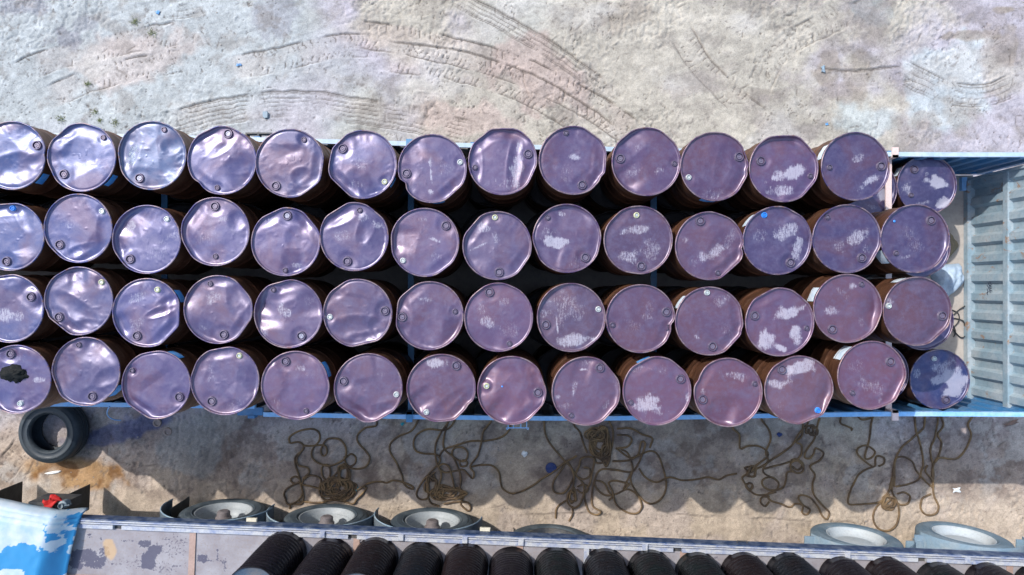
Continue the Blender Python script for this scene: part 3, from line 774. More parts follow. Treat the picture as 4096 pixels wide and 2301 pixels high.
    for a, wdeg, z1, z2, cl in stickers:
        n = 9; aa = np.radians(np.linspace(a - wdeg, a + wdeg, n))
        ra = np.interp(aa % (2 * math.pi), np.append(TH, 2 * math.pi), np.append(r, r[0]))
        P = []
        for z in (DH - z1, DH - z2):
            for q, rq in zip(aa, ra): P.append(((rq - 0.0045) * math.cos(q), (rq - 0.0045) * math.sin(q), z - 0.012 * vnoise(np.array([q * 9]), np.array([z * 30]), seed)[0]))
        obj("sticker", mesh_np("sticker", np.array(P), [(j, j + 1, n + j + 1, n + j) for j in range(n - 1)], True), M_stblue if cl == 'b' else M_stwhite, e)
    if text:
        m = MB(); lines, (tx, ty), ang, step = text
        u = np.array([math.cos(R_(ang)), math.sin(R_(ang))]); w = np.array([-u[1], u[0]])
        for li, ln in enumerate(lines):
            for ci, chh in enumerate(ln):
                hx = DOT[chh]
                for row in range(7):
                    bits = int(hx[row * 2:row * 2 + 2], 16)
                    for b in range(5):
                        if bits >> (4 - b) & 1:
                            q = np.array([tx, ty]) + u * (ci * 6 + b) * step - w * (li * 10 + row) * step * 1.15
                            z = DH - 0.024 + float(np.clip(lid_height(np.array([q[0]]), np.array([q[1]]), flats, wr, seed, dents)[0], -0.05, 0.012))
                            s_ = step * 0.62
                            m.add([(q[0] - s_, q[1] - s_, z), (q[0] + s_, q[1] - s_, z), (q[0] + s_, q[1] + s_, z), (q[0] - s_, q[1] + s_, z), (q[0], q[1], z + s_ * 1.3)], [(0, 1, 4), (1, 2, 4), (2, 3, 4), (3, 0, 4)])
        t = m.build("embossed_text", M_bright, lid); t['label'] = "dot-stamped embossed lettering in three lines"
    return e

# rows from the top of the photo; x, y of the lid centre on the 2576 px view
ROWS = {1: [(31, 390), (203, 396), (381, 393), (557, 402), (729, 409), (910, 416), (1089, 425), (1267, 406), (1442, 401), (1626, 408), (1800, 418), (1974, 421), (2151, 420)],
        2: [(24, 594), (196, 572), (369, 601), (543, 585), (716, 610), (892, 593), (1069, 612), (1249, 618), (1428, 601), (1606, 604), (1784, 618), (1959, 607), (2132, 602), (2305, 602)],
        3: [(24, 775), (199, 760), (367, 788), (549, 778), (724, 788), (900, 787), (1080, 797), (1256, 799), (1436, 798), (1612, 800), (1785, 810), (1961, 812), (2134, 778), (2308, 785)],
        4: [(45, 954), (214, 936), (393, 967), (565, 959), (744, 970), (928, 979), (1109, 976), (1289, 983), (1472, 985), (1653, 983), (1834, 988), (2012, 983), (2193, 946)]}
BL = {(1, 1): ('A1', 308, 310), (1, 2): ('A1', 523, 553), (1, 3): ('A1', 1150, 592), (1, 4): ('A1', 1880, 213), (1, 5): ('A2', 215, 643), (1, 6): ('A2', 760, 348), (1, 7): ('A2', 1300, 548), (1, 8): ('A3', 240, 390), (1, 9): ('A3', 680, 633), (1, 10): ('A3', 995, 427), (1, 11): ('A3', 1985, 407), (1, 12): ('A4', 98, 438), (1, 13): ('A4', 1082, 490),
      (2, 1): ('A1', 50, 1270), (2, 2): ('A1', 490, 1127), (2, 3): ('A1', 1075, 1250), (2, 4): ('A1', 1782, 825), (2, 5): ('A2', 298, 900), (2, 6): ('A2', 808, 1265), (2, 7): ('A2', 1622, 985), (2, 8): ('A2', 2055, 1362), (2, 9): ('A3', 712, 1245), (2, 10): ('A3', 1170, 1312), (2, 11): ('A3', 1652, 937), (2, 12): ('A4', 345, 1290), (2, 13): ('A4', 930, 1248), (2, 14): ('A4', 1508, 940),
      (3, 1): ('B1', 257, 283), (3, 2): ('B1', 487, 460), (3, 3): ('B1', 1130, 612), (3, 4): ('B1', 1852, 595), (3, 5): ('B2', 421, 605), (3, 6): ('B2', 1117, 398), (3, 7): ('B2', 1260, 460), (3, 8): ('B2', 1985, 248), (3, 9): ('B3', 375, 512), (3, 10): ('B3', 1377, 405), (3, 11): ('B3', 1758, 702), (3, 12): ('B3', 2105, 447), (3, 13): ('B4', 685, 560), (3, 14): ('B4', 1592, 448),
      (4, 1): ('B1', 90, 755), (4, 2): ('B1', 762, 1110), (4, 3): ('B1', 1480, 1110), (4, 4): ('B1', 1750, 1152), (4, 5): ('B2', 297, 818), (4, 6): ('B2', 778, 992), (4, 7): ('B2', 1702, 850), (4, 8): ('B3', 318, 1078), (4, 9): ('B3', 820, 875), (4, 10): ('B3', 1495, 963), (4, 11): ('B3', 1683, 1137), (4, 12): ('B4', 272, 893), (4, 13): ('B4', 1162, 825)}
BS = {(1, 2): ('A1', 857, 243), (1, 3): ('A1', 1351, 190), (1, 4): ('A1', 1788, 660), (1, 5): ('A2', 447, 262), (1, 6): ('A2', 1107, 622, 'yellow'), (1, 7): ('A2', 1744, 455, 'bright'), (1, 8): ('A2', 1864, 502), (1, 9): ('A3', 545, 200), (1, 10): ('A3', 1445, 467), (1, 11): ('A3', 1568, 575, 'bright'), (1, 12): ('A4', 517, 565), (1, 13): ('A4', 655, 500),
      (2, 1): ('A1', 103, 822, 'blue'), (2, 2): ('A1', 845, 848, 'bright'), (2, 3): ('A1', 1380, 918, 'bright'), (2, 4): ('A1', 1787, 1240), (2, 5): ('A2', 281, 1355), (2, 6): ('A2', 911, 843), (2, 7): ('A2', 1262, 1277, 'bright'), (2, 8): ('A2', 2020, 908, 'yellow'), (2, 9): ('A3', 397, 912), (2, 10): ('A3', 1131, 890, 'yellow'), (2, 11): ('A3', 1798, 1365), (2, 12): ('A4', 130, 895, 'blue'), (2, 13): ('A4', 647, 910), (2, 14): ('A4', 1220, 1210),
      (3, 2): ('B1', 847, 162, 'yellow'), (3, 3): ('B1', 1297, 230, 'yellow'), (3, 4): ('B1', 1738, 173), (3, 5): ('B2', 190, 222), (3, 6): ('B2', 657, 448, 'bright'), (3, 7): ('B2', 1697, 415), (3, 8): ('B2', 2150, 673), (3, 9): ('B3', 812, 383, 'bright'), (3, 10): ('B3', 930, 512), (3, 11): ('B3', 1714, 246, 'bright'), (3, 12): ('B4', 470, 550), (3, 13): ('B4', 930, 187), (3, 14): ('B4', 1150, 365, 'bright'),
      (4, 1): ('B1', 168, 1165, 'bright'), (4, 2): ('B1', 650, 685), (4, 3): ('B1', 1085, 888), (4, 4): ('B1', 1978, 775, 'yellow'), (4, 5): ('B2', 466, 1228), (4, 6): ('B2', 1220, 1102, 'bright'), (4, 7): ('B2', 1450, 1243, 'bright'), (4, 8): ('B2', 1960, 1025, 'yellow'), (4, 9): ('B3', 580, 1268), (4, 10): ('B3', 1075, 1160), (4, 11): ('B3', 2113, 1006), (4, 12): ('B4', 577, 1238, 'blue'), (4, 13): ('B4', 848, 1085)}
# pressed-flat stretches of rim (angle, remaining radius) and sharp nicks (angle, depth, width)
FL = {(1, 2): [(132, .93), (70, .965), (205, .96)], (1, 3): [(190, .96)], (1, 4): [(115, .955), (228, .95), (60, .97)], (1, 5): [(352, .945), (305, .95)], (1, 6): [(226, .90), (170, .95), (135, .96)], (1, 7): [(312, .94), (215, .96)],
      (1, 8): [(90, .93), (128, .94), (335, .95)], (1, 9): [(355, .94), (55, .95), (318, .96)], (1, 10): [(50, .975), (130, .98)], (1, 11): [(20, .95), (330, .96)], (1, 12): [(92, .93), (40, .94), (320, .95)], (1, 13): [(45, .985)],
      (2, 1): [(95, .95)], (2, 2): [(225, .97)], (2, 5): [(115, .94), (40, .94)], (2, 6): [(122, .92), (50, .955)], (2, 8): [(140, .93), (325, .95)], (2, 11): [(312, .91), (70, .97)], (2, 12): [(60, .965)], (2, 13): [(330, .96)], (2, 14): [(330, .97)],
      (3, 1): [(100, .96)], (3, 2): [(232, .90), (120, .97)], (3, 3): [(358, .93), (315, .92)], (3, 4): [(325, .94), (40, .94)], (3, 5): [(105, .94)], (3, 6): [(283, .91), (125, .96)], (3, 7): [(176, .93), (130, .96)], (3, 9): [(310, .975)], (3, 10): [(338, .95)], (3, 11): [(318, .93), (8, .95)], (3, 12): [(118, .94), (50, .96)], (3, 13): [(340, .975)], (3, 14): [(312, .94)],
      (4, 2): [(202, .94), (45, .96), (312, .97)], (4, 3): [(236, .92), (100, .97)], (4, 4): [(100, .95), (160, .97)], (4, 6): [(235, .89), (300, .95)], (4, 7): [(315, .92), (275, .97)], (4, 8): [(20, .94), (318, .95)], (4, 9): [(40, .94), (318, .95)], (4, 10): [(118, .955), (50, .965)], (4, 11): [(150, .955), (60, .965)], (4, 12): [(292, .93), (335, .94), (120, .97)], (4, 13): [(335, .93), (290, .96)]}
NK = {(1, 1): [(2, .05, 7)], (1, 7): [(208, .09, 7)], (1, 9): [(330, .05, 6)], (1, 11): [(354, .05, 6)], (2, 11): [(356, .07, 6)], (3, 10): [(349, .07, 7)], (3, 2): [(200, .03, 8)], (3, 11): [(345, .04, 6)], (1, 4): [(225, .03, 6)], (4, 7): [(330, .04, 7)], (4, 11): [(158, .03, 7)], (2, 3): [(10, .03, 8)]}
SC = {(1, 6): [('A2', 900, 470, 70, 60, 0, .5), ('A2', 860, 650, 70, 50, 0, .5)], (1, 7): [('A2', 1502, 560, 18, 110, 4, 1.0), ('A2', 1498, 700, 40, 42, 0, 1.0), ('A2', 1640, 520, 80, 90, 0, .45)], (1, 8): [('A3', 150, 480, 50, 190, -6, .75), ('A3', 40, 640, 120, 60, 0, .5)], (1, 9): [('A3', 620, 400, 55, 30, -15, .9), ('A3', 560, 560, 80, 110, 0, .4)],  # the tall streak on the buckled lid paints its dent's highlight
      (1, 10): [('A3', 1080, 530, 110, 60, 0, .5), ('A3', 1130, 330, 70, 60, 0, .4), ('A3', 1310, 530, 50, 40, 0, .55)], (1, 11): [('A3', 1800, 710, 100, 40, 0, .5)], (1, 12): [('A4', 330, 540, 170, 50, 16, 1.1), ('A4', 265, 685, 100, 45, 0, .8)], (1, 13): [('A4', 880, 430, 75, 40, 20, .6), ('A4', 990, 610, 95, 40, 22, .9), ('A4', 880, 690, 60, 30, 0, .35)],
      (2, 2): [('A1', 560, 960, 120, 50, 20, .4)], (2, 3): [('A1', 1060, 975, 48, 38, 0, .8), ('A1', 1300, 1180, 130, 110, 0, .4), ('A1', 1430, 1060, 70, 40, 30, .5)], (2, 4): [('A1', 1870, 930, 90, 30, 10, .7), ('A1', 1700, 1100, 90, 70, 0, .35)], (2, 5): [('A2', 380, 1320, 60, 30, -20, .6), ('A2', 150, 930, 110, 40, 20, .5)], (2, 6): [('A2', 1060, 970, 55, 40, -20, .7), ('A2', 940, 900, 50, 40, 0, .6), ('A2', 760, 1050, 110, 40, 0, .5)], (2, 7): [('A2', 1520, 1095, 45, 20, -20, .9), ('A2', 1450, 940, 60, 25, 0, .5), ('A2', 1560, 1240, 60, 40, 0, .45)],
      (2, 8): [('A2', 1920, 990, 50, 50, 0, .7), ('A2', 2030, 1080, 40, 60, 20, .7), ('A2', 1900, 1140, 90, 10, 25, .8)], (2, 9): [('A3', 470, 1125, 140, 52, -5, 1.1), ('A3', 520, 880, 40, 22, 0, .7), ('A3', 640, 1300, 120, 50, 10, .4), ('A3', 430, 1030, 90, 30, 0, .45)], (2, 10): [('A3', 1130, 1010, 120, 38, 12, .8), ('A3', 1270, 1170, 110, 100, 30, .6), ('A3', 1080, 1230, 110, 70, 0, .7)],
      (2, 11): [('A3', 1780, 1190, 150, 55, 25, .8), ('A3', 1890, 1100, 60, 110, -30, .5), ('A3', 1530, 1090, 50, 35, 0, .6)], (2, 12): [('A4', 300, 1040, 150, 55, 25, .8), ('A4', 397, 1180, 45, 110, 0, .9), ('A4', 90, 1060, 70, 60, 0, .45)], (2, 13): [('A4', 890, 1075, 95, 55, 25, .8), ('A4', 740, 1150, 60, 80, 0, .5), ('A4', 970, 1180, 40, 40, 0, .5)], (2, 14): [('A4', 1410, 1160, 130, 80, -15, .42), ('A4', 1330, 1060, 60, 70, 0, .4), ('A4', 1300, 1240, 70, 15, 12, .6)],
      (3, 1): [('B1', 60, 430, 70, 60, 0, .9), ('B1', 160, 440, 70, 50, 0, .6), ('B1', 100, 590, 120, 50, 10, .4)], (3, 3): [('B1', 1150, 290, 90, 45, 10, .6), ('B1', 1130, 520, 90, 70, 20, .5)], (3, 4): [('B1', 1780, 290, 80, 60, 20, .55), ('B1', 1680, 540, 60, 40, 0, .5)], (3, 5): [('B2', 275, 400, 70, 70, 30, .7), ('B2', 480, 310, 80, 70, 0, .4), ('B2', 120, 560, 60, 60, 0, .5)], (3, 7): [('B2', 1420, 310, 90, 45, -10, .6)],
      (3, 8): [('B2', 1960, 490, 90, 60, 0, .7), ('B2', 1920, 370, 80, 80, 0, .5), ('B2', 2130, 560, 110, 80, 20, .45), ('B2', 2110, 330, 50, 40, 0, .5)], (3, 9): [('B3', 560, 380, 180, 150, 0, .5), ('B3', 640, 635, 170, 55, 8, .9), ('B3', 467, 490, 10, 140, 5, .9), ('B3', 400, 410, 90, 50, 0, .5)], (3, 10): [('B3', 1210, 440, 60, 40, 0, .5), ('B3', 1090, 520, 110, 60, 0, .4), ('B3', 1240, 360, 60, 60, 0, .4)], (3, 11): [('B3', 1830, 330, 90, 60, 0, .5), ('B3', 1870, 560, 60, 130, 20, .4), ('B3', 1640, 630, 40, 15, -30, .7)],
      (3, 12): [('B4', 310, 415, 165, 55, 18, 1.0), ('B4', 150, 640, 90, 90, -30, 1.0), ('B4', 380, 605, 48, 75, 0, 1.0), ('B4', 255, 720, 60, 30, -30, 1.1)], (3, 13): [('B4', 665, 410, 60, 45, 0, .7), ('B4', 935, 490, 42, 85, 0, .6), ('B4', 855, 200, 40, 30, 0, .9), ('B4', 760, 250, 90, 30, -40, .5)], (3, 14): [('B4', 1160, 310, 35, 60, 0, .7)],
      (4, 1): [('B1', 330, 970, 55, 25, 0, .8), ('B1', 120, 800, 90, 50, 0, .4)], (4, 4): [('B1', 1740, 900, 50, 130, 15, .45), ('B1', 1900, 1190, 130, 40, 15, .4)], (4, 5): [('B2', 420, 870, 45, 35, 0, .6), ('B2', 500, 920, 70, 40, 30, .4), ('B2', 200, 1150, 60, 60, 0, .4)], (4, 6): [('B2', 1090, 930, 70, 25, 0, .4)], (4, 7): [('B2', 1530, 825, 105, 48, 5, .9)],
      (4, 9): [('B3', 700, 830, 70, 40, 0, .5), ('B3', 680, 890, 45, 12, 0, .9), ('B3', 610, 1030, 25, 100, -15, .7), ('B3', 470, 1115, 35, 25, 0, .8), ('B3', 520, 1190, 90, 40, 10, .5), ('B3', 880, 1170, 30, 60, -30, .5), ('B3', 950, 980, 50, 60, 0, .4)], (4, 10): [('B3', 1250, 1190, 130, 90, -20, 1.0), ('B3', 1100, 890, 80, 70, 40, .6), ('B3', 1320, 890, 90, 50, 0, .4), ('B3', 1560, 1110, 40, 60, 0, .7), ('B3', 1200, 1290, 150, 30, 0, .4)],
      (4, 11): [('B3', 1990, 940, 130, 42, -8, .65), ('B3', 1690, 1070, 20, 30, 0, .5)], (4, 12): [('B4', 430, 870, 150, 52, 12, 1.0), ('B4', 250, 1010, 105, 50, 15, .9), ('B4', 255, 1200, 30, 50, 30, .4)], (4, 13): [('B4', 1000, 1040, 200, 60, -22, .5), ('B4', 870, 860, 80, 60, 0, .4), ('B4', 1080, 1150, 25, 50, -10, .6)]}
STK = {(1, 1): [(-42, 11, .03, .12, 'b')], (1, 2): [(-42, 12, .03, .11, 'b')], (1, 6): [(-30, 9, .05, .10, 'b')], (1, 7): [(-80, 10, .02, .10, 'b')], (1, 8): [(-42, 8, .03, .06, 'b')], (1, 11): [(-98, 13, .025, .12, 'b')], (1, 13): [(152, 14, .03, .12, 'w')],
       (2, 12): [(140, 13, .03, .13, 'w')], (2, 13): [(180, 9, .03, .12, 'w')], (2, 14): [(213, 13, .025, .16, 'w')], (3, 3): [(30, 12, .03, .13, 'b')], (3, 11): [(145, 13, .025, .14, 'w')], (3, 10): [(205, 12, .02, .10, 'b')], (3, 13): [(155, 13, .03, .15, 'w')], (3, 14): [(110, 11, .03, .15, 'w')],
       (4, 2): [(-38, 13, .02, .14, 'b')], (4, 3): [(62, 12, .02, .12, 'b')], (4, 5): [(28, 14, .03, .14, 'b')], (4, 13): [(138, 15, .025, .16, 'w')], (4, 10): [(112, 12, .02, .12, 'b')]}
# broad dents in the lid sheet
DE = {(1, 1): [('A1', 120, 500, 200, 110, 10, .022), ('A1', 300, 440, 70, 60, 0, .012)], (1, 2): [('A1', 620, 420, 170, 150, 20, .014)], (1, 3): [('A1', 1090, 400, 40, 150, -25, .006), ('A1', 1400, 330, 70, 60, 0, .010)], (1, 4): [('A1', 1830, 330, 120, 40, 35, .008), ('A1', 1950, 480, 90, 60, 0, .007)], (1, 5): [('A2', 440, 570, 90, 70, 0, .014), ('A2', 300, 360, 120, 90, 0, .008)], (1, 6): [('A2', 870, 640, 90, 110, 0, .012)],
      (1, 8): [('A3', 130, 480, 55, 220, -6, .020), ('A2', 1870, 480, 50, 160, 0, .016)], (1, 9): [('A3', 600, 400, 220, 180, 0, .016)], (1, 11): [('A3', 1860, 450, 60, 180, -15, .008)], (2, 1): [('A1', 200, 900, 60, 120, 20, .010)], (2, 2): [('A1', 860, 1000, 60, 160, -5, .012), ('A1', 600, 1200, 160, 40, 25, .010)], (2, 4): [('A1', 1960, 940, 70, 80, 0, .012)], (2, 5): [('A2', 390, 1090, 100, 100, 0, .010)], (2, 6): [('A2', 760, 900, 150, 50, 25, .012), ('A2', 960, 1000, 60, 120, -20, .012)],
      (2, 11): [('A3', 1830, 1160, 90, 200, -35, .010)], (3, 2): [('B1', 640, 400, 210, 70, -35, .018), ('B1', 690, 540, 120, 50, 10, .014)], (3, 3): [('B1', 1330, 410, 120, 35, 20, .014), ('B1', 1380, 330, 90, 40, 25, .012)], (3, 4): [('B1', 1960, 330, 70, 160, 15, .012), ('B1', 1850, 150, 120, 40, 0, .010)], (3, 5): [('B2', 250, 240, 150, 80, 10, .010)], (3, 6): [('B2', 900, 540, 200, 90, 0, .022), ('B2', 1050, 540, 60, 90, 20, .014)], (3, 7): [('B2', 1260, 450, 70, 190, 0, .014), ('B2', 1470, 480, 110, 160, 0, .005)],
      (4, 2): [('B1', 520, 870, 110, 130, 0, .010), ('B1', 880, 950, 110, 60, 30, .012)], (4, 3): [('B1', 1150, 1200, 140, 50, -30, .010)], (4, 4): [('B1', 1740, 900, 60, 160, 20, .008), ('B1', 1930, 1190, 150, 50, 20, .008)], (4, 6): [('B2', 930, 1220, 60, 90, 0, .014), ('B2', 1080, 1240, 90, 60, 20, .010)], (4, 7): [('B2', 1640, 1180, 60, 220, -50, .008)], (4, 8): [('B3', 230, 830, 60, 90, 0, .010), ('B3', 80, 1000, 100, 160, -20, .006)], (4, 13): [('B4', 1100, 1050, 200, 70, -20, .006)]}
LOOK = {(1, 1): "drum with brilliantly shining buckled lid", (1, 2): "drum with polygonal bent rim and glossy lid", (1, 3): "bluish drum with dot-stamped lettering", (1, 4): "drum with crumpled shiny lid", (1, 5): "drum with right rim pressed flat", (1, 6): "drum with slanting scratches and blue scribble", (1, 7): "mauve drum with pale vertical smear", (1, 8): "drum with long shiny buckle", (1, 9): "drum with small white smudge mid-lid", (1, 10): "drum with faint swirled dust smears", (1, 11): "purple drum with kinked right rim", (1, 12): "purple drum with big white chalky scrape", (1, 13): "smooth purple drum next to pinkish crossbar",
        (2, 1): "drum with bright blue bung cap", (2, 2): "drum with creased greyish lid", (2, 3): "drum with round dust patch", (2, 4): "drum with hammered bright lower edge", (2, 5): "drum with bent upper rim, shiny large bung", (2, 6): "drum with folded upper left rim", (2, 7): "round mauve drum with small white fleck", (2, 8): "drum with branching white scratch", (2, 9): "rosy drum with feathery white oval", (2, 10): "rosy drum with widespread white dust", (2, 11): "drum with notched right rim", (2, 12): "violet drum with blue bung and white streaks", (2, 13): "violet drum with curling white scuff", (2, 14): "violet drum with sticker at lower left",
        (3, 1): "drum with dusty wrinkled stamp", (3, 2): "drum with sharply folded glossy lid", (3, 3): "drum with two bright creases at right", (3, 4): "drum with rumpled top edge", (3, 5): "drum with shiny upper left corner", (3, 6): "drum with lower lid crushed and shining", (3, 7): "drum with left rim pressed flat", (3, 8): "mauve drum speckled with dust", (3, 9): "rosy drum with long curved scratch", (3, 10): "rosy drum with small ink mark", (3, 11): "drum with cornered right rim", (3, 12): "drum with several white chalky scrapes", (3, 13): "drum with white sticker at upper left", (3, 14): "clean purple drum nearest the sacks",
        (4, 1): "drum carrying a black tar lump", (4, 2): "drum with three bright shallow dents", (4, 3): "smooth mauve drum with bent lower rim", (4, 4): "drum with rippled pinkish lid", (4, 5): "pinkish drum with blue sticker at right", (4, 6): "drum with crumpled lower left rim", (4, 7): "rosy drum with broad diagonal sheen", (4, 8): "drum with single blue dot", (4, 9): "pink drum with short white lines", (4, 10): "pink drum with white dust cloud", (4, 11): "clean rosy drum", (4, 12): "pink drum with blue bung, white streak", (4, 13): "pink drum beside the deep blue shadowed drum"}
ORD = "first second third fourth fifth sixth seventh eighth ninth tenth eleventh twelfth thirteenth fourteenth".split()
RN = {1: "top", 2: "second", 3: "third", 4: "bottom"}
# positions in metres, nudged apart so that no two drums overlap
keys = [(r, i + 1) for r in ROWS for i in range(len(ROWS[r]))]
POS = np.array([p25(*ROWS[r][i - 1], UPTOP) for r, i in keys]); ORIG = POS.copy()
extra = []
for r in ROWS:
    b = POS[keys.index((r, 1))]
    for n in range(1, 4): extra.append((b[0] - 0.625 * n, b[1] + (0.06 if n % 2 else -0.03) * (1 if r < 3 else -0.6)))
EX = np.array(extra); ALL = np.vstack([POS, EX])
for it in range(60):
    for a in range(len(ALL)):
        d = ALL - ALL[a]; l = np.hypot(d[:, 0], d[:, 1]); l[a] = 9
        for b in np.where(l < 2 * DR + 0.001)[0]:
            pen = 2 * DR + 0.0012 - l[b]; u = d[b] / l[b]
            ALL[a] -= u * pen * 0.5; ALL[b] += u * pen * 0.5
POS = ALL[:len(keys)]; EX = ALL[len(keys):]
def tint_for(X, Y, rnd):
    # violet-brown oxide paint; bluer left, rosier right: reflected sky painted into the tint
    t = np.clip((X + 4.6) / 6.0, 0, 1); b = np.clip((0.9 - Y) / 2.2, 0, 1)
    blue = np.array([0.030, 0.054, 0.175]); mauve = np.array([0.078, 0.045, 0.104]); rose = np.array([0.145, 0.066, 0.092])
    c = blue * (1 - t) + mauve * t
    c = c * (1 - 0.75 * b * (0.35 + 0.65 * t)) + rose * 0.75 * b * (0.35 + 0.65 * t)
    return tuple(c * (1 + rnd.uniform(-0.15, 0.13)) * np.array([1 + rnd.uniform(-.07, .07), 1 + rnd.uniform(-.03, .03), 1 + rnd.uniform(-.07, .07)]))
for n, (key, P) in enumerate(zip(keys, POS)):
    r, i = key; rnd = random.Random(r * 100 + i)
    def rel(t): q = cp(t[0], t[1], t[2], UPTOP - 0.015); return q[0] - P[0], q[1] - P[1]
    kpx = 1 / 2.0673 / FPX * (CAMZ - UPTOP)
    def clampb(q, mx):
        l = math.hypot(*q); return q if l < mx else (q[0] * mx / l, q[1] * mx / l)
    bl = clampb(rel(BL[key]), 0.242) if key in BL else None
    bs = clampb(rel(BS[key]), 0.252) if key in BS else None
    sm = BS[key][3] if key in BS and len(BS[key]) > 3 else 'dark'
    scs = [(*rel(t), t[3] * kpx, t[4] * kpx, t[5], t[6]) for t in SC.get(key, [])]
    des = [(*rel(t), t[3] * kpx, t[4] * kpx, t[5], t[6]) for t in DE.get(key, [])]
    fl = [(a_, 1 - (1 - c_) * 0.82) for a_, c_ in FL[key]] if key in FL else FL.get(key, [(rnd.uniform(0, 360), rnd.uniform(.965, .985)), (rnd.uniform(0, 360), rnd.uniform(.97, .99))])
    wr = (0.52 if i <= 5 else 0.42 if i <= 9 else 0.33) * rnd.uniform(.85, 1.15)
    lm = 'lp' if key in ((1, 4), (2, 5), (1, 3), (3, 5)) else 'dark'
    tx = None
    if key == (1, 3):
        t0 = cp('A1', 1022, 470, UPTOP - .02)
        tx = (["ST-07/02/23", "GC 30006:2003", " 23 2N - 2"], (t0[0] - P[0], t0[1] - P[1]), 66, 0.0026)
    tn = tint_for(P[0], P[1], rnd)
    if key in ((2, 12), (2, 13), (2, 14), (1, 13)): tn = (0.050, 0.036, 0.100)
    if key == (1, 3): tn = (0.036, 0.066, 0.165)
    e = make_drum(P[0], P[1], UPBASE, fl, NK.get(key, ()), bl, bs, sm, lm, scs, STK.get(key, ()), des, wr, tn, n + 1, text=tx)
    e.rotation_euler = (R_(rnd.uniform(-.6, .6)), R_(rnd.uniform(-.6, .6)), 0)
    tag(e, f"{LOOK[key]}, {ORD[i - 1]} from left in {RN[r]} row", "drum", "purple drums of the upper layer")
for n, P in enumerate(EX):
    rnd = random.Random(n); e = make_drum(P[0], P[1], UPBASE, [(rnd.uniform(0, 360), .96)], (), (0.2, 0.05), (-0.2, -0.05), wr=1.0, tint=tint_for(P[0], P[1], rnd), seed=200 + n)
    tag(e, "purple drum of the upper layer beyond the left picture edge", "drum", "purple drums beyond the left edge")
# ---- lower layer
kpx = 1 / 2.0673 / FPX * (CAMZ - LOWTOP)
LOWV = {(0, 0): (p25(2331, 466, LOWTOP), "lower purple drum with white dust patches right of pinkish crossbar", ('A4', 1363, 512), None, [('A4', 1570, 610, 80, 60, -25, 1.3), ('A4', 1600, 775, 60, 60, 0, 1.3), ('A4', 1310, 680, 60, 70, 20, .8), ('A4', 1460, 600, 35, 55, -20, 1.0), ('A4', 1440, 790, 90, 25, 15, .7)]),
        (1, 0): (p25(2183, 484, LOWTOP), "lower drum half hidden left of pinkish crossbar, white dust patch", None, None, [('A4', 1100, 730, 65, 50, 0, 1.3), ('A4', 1020, 820, 50, 40, 0, .6)]),
        (0, 1): (p25(2316, 622, LOWTOP), "lower drum peeking out beneath the violet drum with lower left sticker", None, None, []),
        (0, 2): (p25(2324, 806, LOWTOP), "lower drum peeking out beneath the clean purple drum near sacks", None, None, []),
        (0, 3): (p25(2365, 955, LOWTOP), "lower drum, half deep blue shadow, with large white chalk smears", ('B4', 1625, 1138), ('B4', 1528, 797, 'bright'), [('B4', 1700, 1000, 110, 130, -20, 1.3), ('B4', 1560, 985, 75, 50, 10, 1.1), ('B4', 1620, 850, 110, 50, 20, .8), ('B4', 1390, 930, 30, 55, 0, .8)]),
        (1, 3): (p25(2211, 938, LOWTOP), "lower drum, blue shadowed sliver right of bottom row's last pink drum", None, None, [])}
low_proto = None
M_gapshade = worn("gap_shade_lid", (0.010, 0.009, 0.011), 0.7, 0.0, (0.03, 0.022, 0.02), 0.5)  # near-black colour paints the shade between drums onto hidden lids and rims
LOWALL = {}
for c_ in range(18):
    for r_i, yy in enumerate((1.04, 0.415, -0.29, -0.915)):
        LOWALL[(c_, r_i)] = LOWV[(c_, r_i)][0] if (c_, r_i) in LOWV else (4.16 - 0.625 * c_ + (0.0 if r_i != 3 else 0.09), yy + 0.012 * c_ * (1 if r_i < 2 else 0.0))
ks = list(LOWALL); LA = np.array([LOWALL[k_] for k_ in ks])
for it in range(40):
    for a in range(len(LA)):
        d = LA - LA[a]; l = np.hypot(d[:, 0], d[:, 1]); l[a] = 9
        for b in np.where(l < 2 * DR + 0.001)[0]:
            pen = 2 * DR + 0.0012 - l[b]; u = d[b] / l[b]; LA[a] -= u * pen * .5; LA[b] += u * pen * .5
for n, (k_, P) in enumerate(zip(ks, LA)):
    if k_ in LOWV:
        _, lab, bl, bs, sc0 = LOWV[k_]
        def rel(t): q = cp(t[0], t[1], t[2], LOWTOP - 0.015); return q[0] - P[0], q[1] - P[1]
        scs = [(*rel(t), t[3] * kpx, t[4] * kpx, t[5], t[6]) for t in sc0]
        e = make_drum(P[0], P[1], DECK, [(300, .975)], (), rel(bl) if bl else (0.15, .1), rel(bs) if bs else (-0.15, -.1), bs[3] if bs else 'dark', 'dark', scs, [(150, 10, .03, .12, 'w')] if k_ == (0, 0) else (), (), 0.5, (0.042, 0.036, 0.105) if k_ != (0, 3) else (0.022, 0.034, 0.125), 300 + n)  # the bluer second tint paints sky-blue shade into that lid
        tag(e, lab, "drum", "drums of the lower layer in view")
    else:
        if low_proto is None:
            low_proto = make_drum(P[0], P[1], DECK, [(40, .98)], (), (0.2, 0.05), (-0.2, -0.05), wr=0.8, tint=(0.15, 0.09, 0.17), seed=399)
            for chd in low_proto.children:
                if chd.name.split('.')[0] in ("rim", "lid"): chd.data.materials[0] = M_gapshade
            e = low_proto
        else:
            e = low_proto.copy(); COL.objects.link(e); e.location = (P[0], P[1], DECK); e.rotation_euler = (0, 0, n * 1.3)
            for chd in low_proto.children:
                if chd.name.split('.')[0] in ("shell", "rim", "lid"):
                    c2 = chd.copy(); COL.objects.link(c2); c2.parent = e
        tag(e, "dark drum of the lower layer hidden beneath the upper drums", "drum", "hidden drums of the lower layer")
